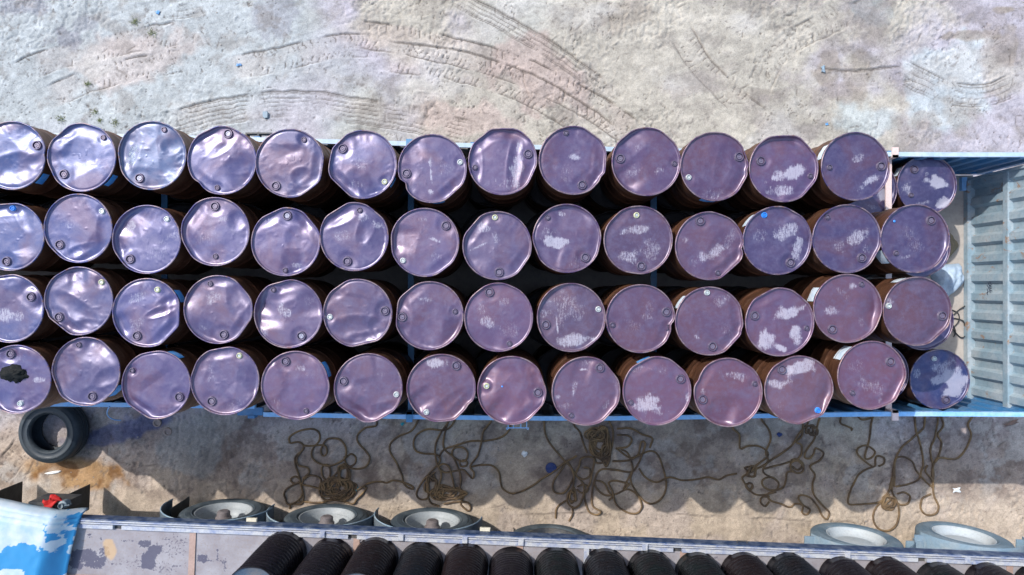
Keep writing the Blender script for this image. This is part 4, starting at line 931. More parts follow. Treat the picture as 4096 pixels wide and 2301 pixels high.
# ================================================================ FLATBED TRUCK along the bottom of the picture
BZ = 1.30; FZ = 1.255
T0 = np.array(wp(300, 2074, BZ)); T1 = np.array(wp(4096, 2228, BZ))
TANG = math.atan2(T1[1] - T0[1], T1[0] - T0[0])
truck = empty("flatbed_truck", (T0[0], T0[1], 0), TANG)
tag(truck, "flatbed truck with worn blue rails carrying a row of ribbed dark drums", "truck")
ca, sa = math.cos(TANG), math.sin(TANG)
def tl(x, y):                      # world to truck frame
    dx, dy = x - T0[0], y - T0[1]; return dx * ca + dy * sa, -dx * sa + dy * ca
M_navy = worn("navy_rail_paint", (0.018, 0.045, 0.12), 0.5, 0.0, (0.38, 0.42, 0.47), 0.5, 9.0, 0.2)
M_wornw = worn("worn_blue_white_rail", (0.44, 0.45, 0.47), 0.6, 0.0, (0.07, 0.13, 0.33), 0.85, 10.0, 0.2)
def floor_material():
    k = NT("dusty_bed_plate"); v = k.coord()
    n1 = k.noise(v, 4, 6, 0.65); n2 = k.noise(v, 40, 5, 0.7)
    c = k.mix(k.ramp(n1, [(0.35, 0.0), (0.65, 1.0)]), (0.225, 0.205, 0.22), (0.30, 0.29, 0.31))
    c = k.mix(k.math('MULTIPLY', k.ramp(n2, [(0.5, 0.0), (0.66, 1.0)]), 0.5), c, (0.24, 0.19, 0.17))
    sp = k.ramp(k.math('ADD', k.attr("spill"), k.math('MULTIPLY', k.math('SUBTRACT', n2, 0.5), 2.4)), [(0.46, 0.0), (0.58, 1.0)])
    c = k.mix(k.math('MULTIPLY', sp, 0.85), c, (0.05, 0.048, 0.085))
    c = k.mix(k.ramp(k.attr("ochre"), [(0.3, 0.0), (0.8, 0.6)]), c, (0.52, 0.33, 0.14))
    k.set(Base_Color=c, Roughness=k.math('SUBTRACT', 0.85, k.math('MULTIPLY', sp, 0.35)), Normal=k.bump(n2, 0.25, 0.005)); return k.m
M_floor = floor_material()
SPILL = [('C1', 1190, 1185, 55, 35, .9), ('C1', 1290, 1250, 60, 60, 1.0), ('C1', 1230, 1340, 70, 70, 1.0), ('C1', 690, 1290, 100, 55, .9), ('C1', 780, 1340, 90, 50, .8), ('C1', 870, 1250, 45, 40, .7), ('C1', 640, 1360, 60, 40, .9),
         ('C1', 1420, 1200, 150, 110, .34), ('C1', 1350, 1380, 180, 60, .36), ('C1', 1060, 1340, 140, 70, .34), ('C1', 740, 1120, 30, 20, .7), ('C1', 835, 1135, 18, 26, .7), ('C1', 1670, 1310, 48, 38, .9), ('C1', 1800, 1280, 10, 60, .6), ('C1', 1850, 1370, 14, 60, .6), ('C1', 1760, 1335, 70, 9, .5), ('C1', 1070, 1165, 60, 14, .6)]
OCH = [('C1', 920, 1240, 55, 80), ('C1', 900, 1190, 60, 50)]
edges = [-3.2, -0.55, 1.317, 3.17, 5.02, 6.87, 8.72, 10.57, 12.4]
for a, b in zip(edges[:-1], edges[1:]):
    nxp = int((b - a) / 0.03); xs = np.linspace(a + 0.006, b - 0.006, nxp); ys = np.concatenate([np.linspace(-0.112, -1.0, 34), [-1.4, -1.9, -2.35]])
    PXl, PYl = np.meshgrid(xs, ys); W = np.stack([T0[0] + PXl * ca - PYl * sa, T0[1] + PXl * sa + PYl * ca], -1)
    sp = np.zeros(PXl.shape); oc = np.zeros(PXl.shape)
    if a < 3:
        kk = 1 / 2.0645 / FPX * (CAMZ - FZ)
        for cpn, x, y, rx, ry, s_ in SPILL:
            q = cp(cpn, x, y, FZ); d = np.hypot((W[..., 0] - q[0]) / (rx * kk), (W[..., 1] - q[1]) / (ry * kk)) + (fbm(W[..., 0] * 9, W[..., 1] * 9, 3, 5) - .5) * 1.1
            sp = np.maximum(sp, s_ * sstep(1.2, 0.75, d))
        for cpn, x, y, rx, ry in OCH:
            q = cp(cpn, x, y, FZ); d = np.hypot((W[..., 0] - q[0]) / (rx * kk), (W[..., 1] - q[1]) / (ry * kk)) + (fbm(W[..., 0] * 7, W[..., 1] * 7, 3, 9) - .5) * 1.2
            oc = np.maximum(oc, sstep(1.2, 0.4, d))
    else: sp = sstep(.5, .8, fbm(W[..., 0] * 3, W[..., 1] * 3, 4, 15)) * 0.5
    zz = FZ + (fbm(PXl * 2, PYl * 2, 2, 25) - .5) * 0.006
    n0, n1_ = PXl.shape; idq = np.arange(n0 * n1_).reshape(n0, n1_)
    qd = np.stack([idq[1:, :-1], idq[1:, 1:], idq[:-1, 1:], idq[:-1, :-1]], -1).reshape(-1, 4)
    top = np.stack([PXl, PYl, zz], -1).reshape(-1, 3)
    me = mesh_np("floor_plate", top, qd, True); add_attr(me, "spill", sp.ravel()); add_attr(me, "ochre", oc.ravel())
    obj("floor_plate", me, M_floor, truck)
MB().box(-3.2, 12.4, -2.4, -0.02, FZ - 0.09, FZ - 0.008).build("bed_frame", M_steel, truck)
M_strap = worn("rusty_floor_strip", (0.36, 0.25, 0.21), 0.7, 0.0, (0.2, 0.13, 0.1), 0.5)
for x in edges[2:-1]: MB().box(x - 0.035, x + 0.035, -2.35, -0.113, FZ + 0.004, FZ + 0.012).build("floor_strip", M_strap, truck)
MB().box(-0.3, 12.4, -0.66, -0.645, FZ + 0.004, FZ + 0.009).build("floor_seam", M_strap, truck)
# side rail: lip, groove and slotted strip
for nm, ya, yb, zt_, mt_ in (("rail_lip", -0.013, 0.0, 1.297, M_navy), ("rail_cap", -0.029, -0.0135, 1.306, M_wornw), ("rail_groove", -0.041, -0.0295, 1.282, M_navy), ("rail_ledge", -0.056, -0.0415, 1.296, M_wornw), ("rail_groove", -0.066, -0.0565, 1.279, M_navy)):
    MB().box(-3.2, 12.4, ya, yb, 1.16, zt_).build(nm, mt_, truck)
slots = sorted([tl(*wp(x, y, 1.3))[0] for x, y in ((467, 2097), (1409, 2143), (2712, 2195), (3693, 2225))])
xs_ = [-3.2] + [v_ for s_ in slots for v_ in (s_ - 0.05, s_ + 0.05)] + [12.4]
for i in range(0, len(xs_), 2): MB().box(xs_[i], xs_[i + 1], -0.110, -0.0665, 1.20, 1.292).build("slotted_strip", M_wornw, truck)
for x in slots: MB().box(x - 0.012, x + 0.012, -0.108, -0.066, 1.20, 1.23).build("slot_pin", M_steel, truck)
for sx, sy in ((1605, 2130), (1860, 2155), (1290, 2133), (2085, 2155), (2580, 2185), (3390, 2215), (3870, 2235)):
    lx, ly = tl(*wp(sx, sy, 1.3)); MB().box(lx - 0.03, lx + 0.03, -0.10, -0.03, 1.293, 1.316, 0.004).build("rail_cleat", M_wornw, truck)
lx, ly = tl(*wp(2345, 2235, 1.3)); MB().box(lx - 0.028, lx + 0.028, -0.34, -0.1105, 1.262, 1.30).build("stake_pocket", M_wornw, truck)
lx, ly = tl(*wp(2965, 2172, 1.2)); MB().box(lx - 0.06, lx + 0.06, 0.02, 0.028, 1.22, 1.23).box(lx - 0.06, lx - 0.052, 0.0, 0.02, 1.22, 1.23).box(lx + 0.052, lx + 0.06, 0.0, 0.02, 1.22, 1.23).build("grab_loop", M_steel, truck)
MB().box(-3.2, 12.4, -0.78, -0.66, 0.86, FZ - 0.095).build("chassis_beam", M_steel, truck)
MB().box(-3.2, 12.4, -1.78, -1.66, 0.86, FZ - 0.095).build("chassis_beam", M_steel, truck)
M_guard = worn("blue_grey_mudguard", (0.055, 0.085, 0.12), 0.6, 0.0, (0.22, 0.24, 0.25), 0.6, 6.0, 0.2)
M_guardpale = worn("dusty_blue_mudguard", (0.19, 0.28, 0.36), 0.65, 0.0, (0.36, 0.38, 0.38), 0.6, 6.0, 0.2)
def mudguard(lx, y0, y1, a0, a1, rad, mat, lip=True):
    m = MB(); n = 22; v = []; f = []
    for i in range(n):
        a = R_(a0 + (a1 - a0) * i / (n - 1)); c, s = math.cos(a), math.sin(a)
        for r, y in ((rad, y0), (rad, y1), (rad + 0.006, y1), (rad + 0.006, y0)): v.append((lx + r * c, y, TR + r * s * 0.94))
    for i in range(n - 1):
        for k_ in range(4): l_ = (k_ + 1) % 4; f.append((i * 4 + k_, i * 4 + l_, (i + 1) * 4 + l_, (i + 1) * 4 + k_))
    f += [(3, 2, 1, 0), tuple((n - 1) * 4 + q for q in range(4))]
    m.add(v, f); g = m.build("mudguard", mat, truck, True, 40)
    if lip:
        ang = np.radians(np.linspace(a0, a1, 30)); P = np.stack([lx + (rad - 0.002) * np.cos(ang), np.full(30, y1 + 0.008), TR + (rad - 0.002) * np.sin(ang) * 0.94], -1)
        MB().tube(P, 0.009, 6).build("rolled_edge", M_guardpale, g, True, 60)
WH = [(-3.57, -0.105), (-2.29, -0.12), (-0.98, -0.115), (0.50, -0.27), (4.27, -0.10), (5.60, -0.03)]
for n, (X, off) in enumerate(WH):
    lx, _ = tl(X, T0[1] + (X - T0[0]) * math.tan(TANG)); pale = n >= 4
    wheel(truck, (lx, off - 0.14, TR), R_(0.0 if n != 5 else -1.5), pale, not pale, spin=n * 0.7, dark=n == 3)
    wheel(truck, (lx, -2.28, TR), math.pi, pale, not pale, spin=n * 0.4)
    MB().box(lx - 0.06, lx + 0.06, -2.15, off - 0.28, TR - 0.06, TR + 0.06).build("axle", M_steel, truck)
    if n < 3: mudguard(lx - 0.05, off - 0.36, off + 0.06, 4, 192, 0.665, M_guard)
    elif n >= 4: mudguard(lx, off - 0.36, off + 0.05, 14, 166, 0.635, M_guardpale, False)
    if n == 0:
        MB().box(lx - 0.625, lx - 0.613, off - 0.34, off + 0.02, 0.12, 0.60).build("mudflap", M_black, truck)
    if n in (4, 5):
        MB().box(lx + 0.50, lx + 0.70, off - 0.30, off + 0.03, 0.72, 0.74).build("mudguard_step", M_guardpale, truck)
        MB().box(lx - 0.72, lx - 0.52, off - 0.30, off + 0.03, 0.70, 0.72).build("mudguard_step", M_guardpale, truck)
for x0, x1 in ((-0.98 + 0.72, -0.98 + 0.86),):
    pass
M_refl = worn("cream_marker_plate", (0.62, 0.58, 0.46), 0.5)
for sx, sy in ((1005, 2090), (1010, 2092), (1940, 2134), ):
    if sx == 1010: continue
    lx, ly = tl(*wp(sx, sy, 1.2)); MB().box(lx - 0.06, lx + 0.06, 0.002, 0.045, 1.17, 1.20, 0.006).build("marker_plate", M_refl, truck)
for sx in (334, 60, -230):
    lx, ly = tl(*wp(sx, 2050, 0.25)); MB().box(lx - 0.006, lx + 0.006, -0.30, 0.03, 0.14, 1.15).build("mudflap", M_black, truck)
# chain hooks and cab corner far left stay out of the picture

# ---- ribbed drums standing on the bed
RR_ = 0.252; RH = 1.0
prof = [(0.0, 0.004), (RR_ - 0.012, 0.004), (RR_ - 0.002, 0.0), (RR_, 0.008), (RR_ - 0.004, 0.02)]
z = 0.12
while z < 0.92:
    prof += [(RR_ - 0.010, z - 0.014), (RR_ - 0.003, z - 0.005), (RR_ - 0.001, z), (RR_ - 0.003, z + 0.005), (RR_ - 0.010, z + 0.014)]
    z += 0.066
prof += [(RR_ - 0.009, 0.945), (RR_ - 0.004, RH - 0.015), (RR_, RH - 0.008), (RR_ - 0.002, RH), (RR_ - 0.010, RH), (RR_ - 0.012, RH - 0.012)]
_n = 44
def ribbed_mesh(seed):
    rnd = random.Random(seed); m = MB().lathe(prof, _n)
    v = np.array(m.v); th = np.arctan2(v[:, 1], v[:, 0]); r = np.hypot(v[:, 0], v[:, 1]); s_ = np.ones(len(v))
    for _ in range(4):
        a = rnd.uniform(0, 6.28); zc = rnd.uniform(0.1, .95); d = np.abs((th - a + math.pi) % (2 * math.pi) - math.pi)
        s_ -= rnd.uniform(.01, .06) * np.exp(-(d / rnd.uniform(.2, .5)) ** 2 - ((v[:, 2] - zc) / rnd.uniform(.06, .25)) ** 2)
    v[:, 0] *= s_; v[:, 1] *= s_
    me = mesh_np("shell", v, m.f, True, 70); return me
RIBM = [ribbed_mesh(i) for i in range(6)]
def rib_material():
    k = NT("ribbed_drum_paint"); v, oi = k.rndvec()
    n1 = k.noise(v, 5, 5, 0.6); n2 = k.noise(v, 24, 5, 0.7)
    c = k.mix(k.ramp(n1, [(0.4, 0.0), (0.65, 1.0)]), oi.outputs['Color'], (0.015, 0.012, 0.014))
    c = k.mix(k.ramp(n2, [(0.56, 0.0), (0.74, 0.5)]), c, (0.06, 0.064, 0.076))
    k.set(Base_Color=c, Metallic=0.3, Roughness=k.ramp(n2, [(0.3, 0.22), (0.7, 0.42)]), Normal=k.bump(n2, 0.1, 0.004)); return k.m
M_rib = rib_material()
M_riblid = worn("ribbed_drum_lid", (0.07, 0.10, 0.14), 0.4, 0.2, (0.22, 0.15, 0.08), 0.5, 7.0, 0.2)
ME_riblid = MB().lathe([(0.0, RH - 0.020), (0.08, RH - 0.018), (0.16, RH - 0.022), (RR_ - 0.02, RH - 0.016), (RR_ - 0.011, RH - 0.008)], 40).mesh("lid", True, 50)
APX = [1140, 1334, 1499, 1697, 1862, 2036, 2223, 2416, 2596, 2785, 2969, 3145, 3358, 3538, 3741, 3935]
APY = [2118, 2147, 2142, 2164, 2167, 2181, 2183, 2186, 2191, 2201, 2201, 2203, 2218, 2220, 2240, 2242]
c16 = [(x, y - RR_) for x, y in (wp(a, b, FZ) for a, b in zip(APX, APY))]
x, y = c16[-1]; c16.append((x + 0.55, y - 0.03)); x, y = c16[-1]; c16.append((x + 0.53, y - 0.03))
CR = np.array(c16)
for it in range(40):
    for a in range(len(CR) - 1):
        d = CR[a + 1] - CR[a]; l = np.hypot(*d)
        if l < 2 * RR_ + 0.004:
            u = d / l * (2 * RR_ + 0.005 - l) * .5; CR[a] -= u; CR[a + 1] += u
WORDR = ["leftmost ribbed dark drum, leaning view, on the flatbed"]
for n, (x, y) in enumerate(CR):
    e = empty("ribbed_drum", (x, y, FZ + 0.013), n * 1.7)
    sh = obj("shell", RIBM[n % 6], M_rib, e)
    rnd = random.Random(n); sh.color = random.Random(n + 3).choice([(0.010, 0.012, 0.016, 1), (0.014, 0.011, 0.015, 1), (0.016, 0.010, 0.011, 1), (0.010, 0.014, 0.015, 1)])
    obj("lid", ME_riblid, M_riblid, e)
    if n < 16:
        dsc = {0: "ribbed dark drum at the left end of the flatbed row, lid edge visible", 15: "ribbed dark drum, sixteenth from left, near the bottom right corner"}.get(n, f"ribbed blackish steel drum on flatbed, {(ORD + ['fifteenth', 'sixteenth'])[n]} from left in its row")
        tag(e, dsc, "drum", "ribbed drums standing on the flatbed")
    else: tag(e, "ribbed dark drum on flatbed beyond the right picture edge", "drum", "ribbed drums beyond the right edge")
    if n in (3, 4):
        a0 = -1.75 - n * 1.7
        aa = np.linspace(a0 - .25, a0 + .25, 6); P = [((RR_ + 0.001) * math.cos(q), (RR_ + 0.001) * math.sin(q), zz) for zz in (0.93, 0.86) for q in aa]

# ---- dusty blue tarpaulin at the left end of the flatbed
us = np.linspace(0, 1, 70); vs_ = np.linspace(0, 1, 60)
U, V = np.meshgrid(us, vs_)
NL = np.array(wp(-300, 1955, 1.5)); NR_ = np.array(wp(303, 2058, 1.42)); SR = np.array(wp(205, 2420, 1.5)); SL = np.array(wp(-420, 2420, 1.5))
Wx = (NL[0] * (1 - U) + NR_[0] * U) * (1 - V) + (SL[0] * (1 - U) + SR[0] * U) * V
Wy = (NL[1] * (1 - U) + NR_[1] * U) * (1 - V) + (SL[1] * (1 - U) + SR[1] * U) * V
east = sstep(1.0, 0.86, U); folds = 0.0
vd = V * 1.0
zt = FZ + 0.035 + 0.19 * east + 0.03 * (fbm(Wx * 3, Wy * 3, 3, 801) - .5) + 0.012 * (fbm(Wx * 14, Wy * 9, 3, 805) - .5)
for v0 in (0.045, 0.085, 0.135):
    wob = 0.012 * (fbm(Wx * 4, Wx * 0 + v0 * 50, 2, 811) - .5)
    zt = zt + 0.016 * sstep(v0 - 0.004, v0 + 0.004, V + wob) - 0.022 * np.exp(-((V + wob - v0) / 0.007) ** 2)
zt -= 0.10 * sstep(0.04, 0.0, V)
n0, n1_ = U.shape; idq = np.arange(n0 * n1_).reshape(n0, n1_)
qd = np.stack([idq[1:, :-1], idq[1:, 1:], idq[:-1, 1:], idq[:-1, :-1]], -1).reshape(-1, 4)
kk = 1 / 2.0645 / FPX * (CAMZ - 1.5)
def tmask(x, y, rx, ry, seed, rg=.8):
    q = cp('C1', x, y, 1.48); d = np.hypot((Wx - q[0]) / (rx * kk), (Wy - q[1]) / (ry * kk)) + (fbm(Wx * 8, Wy * 8, 4, seed) - .5) * rg
    return sstep(1.08, 0.95, d)
bm_ = np.maximum(tmask(190, 1330, 270, 140, 821), tmask(330, 1420, 230, 110, 822)); bm_ = np.maximum(bm_, tmask(0, 1290, 60, 60, 823))
bm_ = np.maximum(bm_ * (1 - tmask(110, 1430, 110, 50, 824)), sstep(.62, .68, fbm(Wx * 14, Wy * 8, 3, 825)) * sstep(.78, .9, U))
bm_ = np.maximum(bm_, sstep(.90, .96, U) * sstep(.45, .55, fbm(Wx * 16, Wy * 12, 3, 827)))
bm_ = np.maximum(bm_, sstep(.72, .76, fbm(Wx * 12, Wy * 7, 3, 826)) * sstep(.6, .8, U))
me = mesh_np("tarpaulin", np.stack([Wx, Wy, zt], -1).reshape(-1, 3), qd, True); add_attr(me, "bare", bm_.ravel())
k = NT("dusty_blue_tarp"); v = k.coord(); n1 = k.noise(v, 6, 6, 0.65); n2 = k.noise(v, 30, 6, 0.75)
dust = k.mix(k.ramp(n1, [(0.35, 0.0), (0.65, 1.0)]), (0.29, 0.41, 0.50), (0.44, 0.49, 0.55))
c = k.mix(k.ramp(k.math('ADD', k.attr("bare"), k.math('MULTIPLY', k.math('SUBTRACT', n2, 0.5), 1.6)), [(0.40, 0.0), (0.66, 1.0)]), dust, (0.018, 0.20, 0.43))
k.set(Base_Color=c, Roughness=0.6, Normal=k.bump(n2, 0.2, 0.004))
tarp = obj("tarpaulin", me, k.m)
sol = tarp.modifiers.new("thickness", 'SOLIDIFY'); sol.thickness = 0.012; sol.offset = -1
tag(tarp, "dusty pale blue tarpaulin with bare blue patch on the flatbed's left end", "tarpaulin")
# red rag and grey jug beside it
def blob(name, c, rx, ry, rz, mat, seed, rough=.5, freq=6.0, n=18, seg=26):
    m = []; f = []
    for i in range(n + 1):
        p_ = math.pi * i / n
        for j in range(seg):
            t_ = 2 * math.pi * j / seg; d = (math.sin(p_) * math.cos(t_), math.sin(p_) * math.sin(t_), math.cos(p_))
            s_ = 1 + rough * (fbm(np.array([d[0] * freq * .4 + d[2] * 1.3 + seed]), np.array([d[1] * freq * .4 + seed * 2]), 3, seed)[0] - .5) * 2
            m.append((c[0] + rx * d[0] * s_, c[1] + ry * d[1] * s_, c[2] + rz * d[2] * s_))
    for i in range(n):
        for j in range(seg): j2 = (j + 1) % seg; f.append((i * seg + j, (i + 1) * seg + j, (i + 1) * seg + j2, i * seg + j2))
    return obj(name, mesh_np(name, np.array(m), f, True, 60), mat)
M_red = worn("red_cloth", (0.50, 0.012, 0.012), 0.8, 0.0, (0.3, 0.01, 0.01), 0.5, 20, 0.3)
# a locker under the tarpaulin carries both
lk0 = tl(*wp(215, 2030, 1.15))
MB().box(lk0[0] - 0.30, lk0[0] + 0.10, 0.004, 0.11, 0.80, 1.14).build("side_locker", M_steel, truck)
q = wp(208, 2006, 1.18)
mR = MB()
gu, gv = np.meshgrid(np.linspace(-1, 1, 16), np.linspace(-1, 1, 12)); hz = 0.05 * fbm(gu * 2 + 5, gv * 2 + 5, 3, 841) + 0.05 * np.abs(np.sin(gu * 3 + gv)) * (1 - gv * gv * .5)
ang = 0.5; cx_, cy_ = 0.105 * gu * (1 - 0.3 * gv), 0.055 * gv + 0.02 * np.sin(gu * 4)
vv = np.stack([q[0] + cx_ * math.cos(ang) - cy_ * math.sin(ang), q[1] + cx_ * math.sin(ang) + cy_ * math.cos(ang), 1.145 + hz], -1).reshape(-1, 3)
idq = np.arange(12 * 16).reshape(12, 16); qd = np.stack([idq[:-1, :-1], idq[:-1, 1:], idq[1:, 1:], idq[1:, :-1]], -1).reshape(-1, 4)
rag = obj("rag", mesh_np("rag", vv, qd, True, 50), M_red); sm_ = rag.modifiers.new("thickness", 'SOLIDIFY'); sm_.thickness = 0.008
tag(rag, "crumpled bright red rag at the tarpaulin's upper edge", "rag")
M_jug = worn("grey_jug_plastic", (0.20, 0.26, 0.30), 0.5, 0.0, (0.4, 0.42, 0.42), 0.4, 20, 0.1)
q = wp(256, 2018, 1.2)
jug = empty("jug", (q[0], q[1], 1.142)); MB().lathe([(0, 0), (0.045, 0), (0.048, 0.01), (0.048, 0.085), (0.03, 0.1), (0.03, 0.125), (0.026, 0.125), (0.026, 0.10), (0.0, 0.1)], 22).build("body", M_jug, jug, True, 40)
MB().tube([(0.045, 0, 0.03), (0.075, 0, 0.045), (0.075, 0, 0.085), (0.035, 0, 0.11)], 0.008, 8).build("handle", M_jug, jug, True, 60)
tag(jug, "small grey-blue plastic jug right of the red rag", "jug")
# ================================================================ ROPES on the ground
k = NT("hemp_rope"); v = k.coord(); w = k.n("ShaderNodeTexNoise"); n1 = k.noise(v, 6, 4, 0.6); n2 = k.noise(v, 160, 3, 0.7)
c = k.mix(k.ramp(n1, [(0.35, 0.0), (0.65, 1.0)]), (0.085, 0.052, 0.032), (0.25, 0.16, 0.075)); c = k.mix(k.math('MULTIPLY', n2, 0.5), c, (0.07, 0.055, 0.04))
k.set(Base_Color=c, Roughness=0.9, Normal=k.bump(n2, 0.6, 0.004)); M_rope = k.m
RO = 0.0128
def rope(name, crop, paths, piles, label, seed, z_off=0.0):
    rnd = np.random.default_rng(seed); m = MB(); first = None
    alls = []
    for p in paths:
        W = np.array([cp(crop, a, b, 0.02) for a, b in p]); alls.append(W)
    for (cx_, cy_, rx, ry, n) in piles:
        t = np.linspace(0, 1, n * 9); ph = rnd.uniform(0, 6)
        ang = np.cumsum(rnd.uniform(0.45, 0.95, len(t))) * rnd.choice([1, -1]) + ph
        rr = 0.35 + 0.65 * np.abs(np.sin(t * 7.3 + ph)) * rnd.uniform(.7, 1, len(t))
        P = [(cx_ + rx * rr[i] * math.cos(ang[i]) + rnd.normal(0, rx * .12), cy_ + ry * rr[i] * math.sin(ang[i]) + rnd.normal(0, ry * .15)) for i in range(len(t))]
        alls.append(np.array([cp(crop, a, b, 0.02) for a, b in P]))
    for n, W in enumerate(alls):
        C2 = catmull(W, 0.022)
        s_ = np.arange(len(C2)) * 0.022
        zz = np.array([gz(a, b) for a, b in C2])
        ker = np.ones(7) / 7; zp = np.convolve(np.pad(zz, 3, mode='edge'), ker, 'valid')
        lift = RO * 0.75 + 0.018 * sstep(.45, .8, vnoise(s_ * 4, s_ * 0 + n * 3.3, seed)) * (1.6 if n >= len(paths) else 1.0)
        C2 = C2 + 0.006 * np.stack([vnoise(s_ * 9, s_ * 0 + n, seed + 1) - .5, vnoise(s_ * 9, s_ * 0 + n + 9, seed + 2) - .5], -1)
        m.tube(np.column_stack([C2, np.maximum(zp, zz) + lift]), RO, 7)
    o = m.build(name, M_rope, None, True, 80)
    tag(o, label, "rope", "rope tangles beside the trailer")
rope("rope_tangle", 'C2', [
    [(1040, 150), (1040, 215), (950, 235), (890, 290), (890, 350), (950, 420), (990, 480), (960, 550), (890, 572), (820, 565), (760, 570), (700, 620), (650, 690), (700, 760)],
    [(330, 360), (325, 310), (390, 265), (500, 240), (565, 270), (570, 340), (520, 400), (510, 470), (560, 520), (650, 545), (740, 515), (790, 470), (790, 390), (740, 330), (670, 320), (620, 345), (580, 420), (600, 465), (632, 440), (610, 380), (480, 385), (440, 380)],
    [(330, 360), (400, 350), (440, 380), (430, 420), (375, 470), (370, 520), (400, 620), (420, 720), (440, 800), (420, 860), (340, 860), (322, 905)],
    [(440, 400), (388, 480), (400, 540), (470, 560), (490, 600), (440, 650), (430, 690), (350, 690), (335, 655), (375, 635), (412, 670), (340, 710), (285, 760), (290, 820), (320, 870), (400, 830), (432, 770)],
    [(780, 490), (830, 450), (870, 480), (865, 530), (820, 555), (785, 520), (780, 470)],
    [(880, 750), (980, 690), (1080, 675), (1130, 685), (1180, 665), (1260, 680), (1340, 715), (1350, 735), (1310, 730), (1270, 690), (1250, 620), (1200, 510), (1155, 430), (1160, 360), (1230, 300), (1330, 260), (1390, 165), (1390, 120)],
    [(430, 700), (520, 720), (620, 740), (720, 720)], [(440, 660), (500, 625), (580, 660), (570, 760), (620, 830), (690, 800), (660, 700), (600, 640), (590, 560), (640, 540), (665, 600), (640, 680)],
    [(400, 840), (560, 850), (700, 830), (840, 860), (880, 820), (960, 730), (890, 740), (780, 820), (700, 780)]],
    [(700, 720, 130, 85, 8), (760, 740, 120, 90, 7), (770, 600, 60, 90, 3)], "brown rope tangle lying leftmost, dense coil above the second wheel", 3)
rope("rope_tangle", 'C2', [
    [(1700, 120), (1690, 170), (1620, 250), (1470, 245), (1380, 290), (1350, 360), (1370, 420), (1440, 445), (1540, 455), (1570, 500), (1530, 560), (1480, 610), (1420, 680), (1375, 770), (1400, 820), (1460, 815), (1475, 740), (1480, 640), (1530, 600)],
    [(1660, 150), (1560, 300), (1530, 400), (1540, 520), (1580, 620), (1550, 720), (1490, 760), (1520, 820), (1580, 800), (1600, 740), (1560, 700)],
    [(1640, 160), (1600, 320), (1600, 400), (1650, 450), (1720, 500), (1780, 500), (1800, 440), (1760, 395), (1690, 400), (1670, 450), (1700, 520), (1730, 600), (1740, 700), (1720, 760)],
    [(2150, 200), (2140, 250), (2080, 310), (1960, 340), (1820, 345), (1700, 380), (1600, 415), (1560, 480)],
    [(1995, 130), (1990, 180), (1930, 260), (1910, 360), (1880, 460), (1820, 550), (1850, 600), (1840, 650), (1800, 620), (1760, 580), (1700, 590), (1610, 600), (1560, 560), (1590, 530), (1640, 550), (1670, 640), (1690, 730)],
    [(1820, 560), (1900, 540), (2000, 545), (2055, 600), (2070, 690), (2090, 740), (2150, 775), (2200, 770), (2290, 735), (2400, 660), (2500, 600), (2600, 520), (2700, 465)],
    [(1730, 510), (1740, 550), (1785, 545), (1790, 510), (1750, 500)],
    [(1600, 860), (1700, 840), (1800, 850), (1822, 900), (1795, 920), (1740, 860), (1770, 780), (1700, 750), (1620, 800), (1480, 790), (1490, 850), (1560, 880)]],
    [(1640, 775, 150, 55, 7), (1490, 700, 60, 90, 3)], "brown rope tangle above the third wheel with loose coils", 7)
rope("rope_tangle", 'C3', [
    [(365, 130), (365, 190), (375, 280), (420, 370), (500, 470), (580, 550), (640, 640), (690, 700), (690, 780), (660, 860), (610, 890), (560, 850), (565, 780), (600, 720), (610, 620), (560, 520), (500, 590), (440, 690), (450, 760), (520, 770), (580, 700), (650, 560), (670, 490), (740, 470), (780, 500), (760, 600), (740, 700), (700, 780), (710, 860), (740, 930), (800, 950), (830, 920), (770, 880), (760, 800), (780, 680), (830, 580), (960, 580), (1070, 600), (1120, 570), (1180, 440), (1200, 360), (1170, 350), (1140, 460), (1070, 480), (960, 400)],
    [(610, 160), (615, 215), (660, 270), (690, 360), (720, 440)], [(890, 160), (935, 260), (930, 380), (900, 480), (880, 540)],
    [(970, 240), (1080, 240), (1180, 290), (1260, 320), (1240, 400)], [(970, 295), (1050, 295), (1090, 330), (1050, 390), (970, 400)],
    [(930, 510), (1060, 500), (1150, 460), (1240, 425), (1300, 450), (1340, 540), (1375, 680), (1350, 790), (1280, 850), (1200, 840), (1120, 750), (1080, 660), (1100, 570), (1060, 450), (1000, 410)],
    [(1060, 690), (960, 670), (900, 690), (930, 760), (960, 860), (1050, 930), (1130, 940), (1170, 880), (1130, 780), (1050, 740), (960, 780), (870, 790), (790, 720), (790, 670), (860, 690), (900, 760), (930, 800), (900, 830)],
    [(1150, 570), (1200, 640), (1290, 680), (1400, 640), (1510, 665), (1620, 660), (1720, 640), (1810, 660), (1870, 630), (1960, 612)],
    [(1070, 690), (1020, 740), (1090, 590)], [(550, 830), (470, 890), (460, 980)], [(600, 880), (600, 950), (570, 1005)],
    [(640, 720), (690, 700), (730, 720), (720, 760), (670, 770), (635, 740)], [(690, 560), (740, 570), (740, 630), (690, 660), (640, 640)]],
    [(830, 370, 90, 150, 9), (790, 290, 90, 60, 4), (870, 450, 50, 80, 4), (600, 790, 30, 80, 2)], "brown rope tangle in the middle with dark knotted heap", 11)
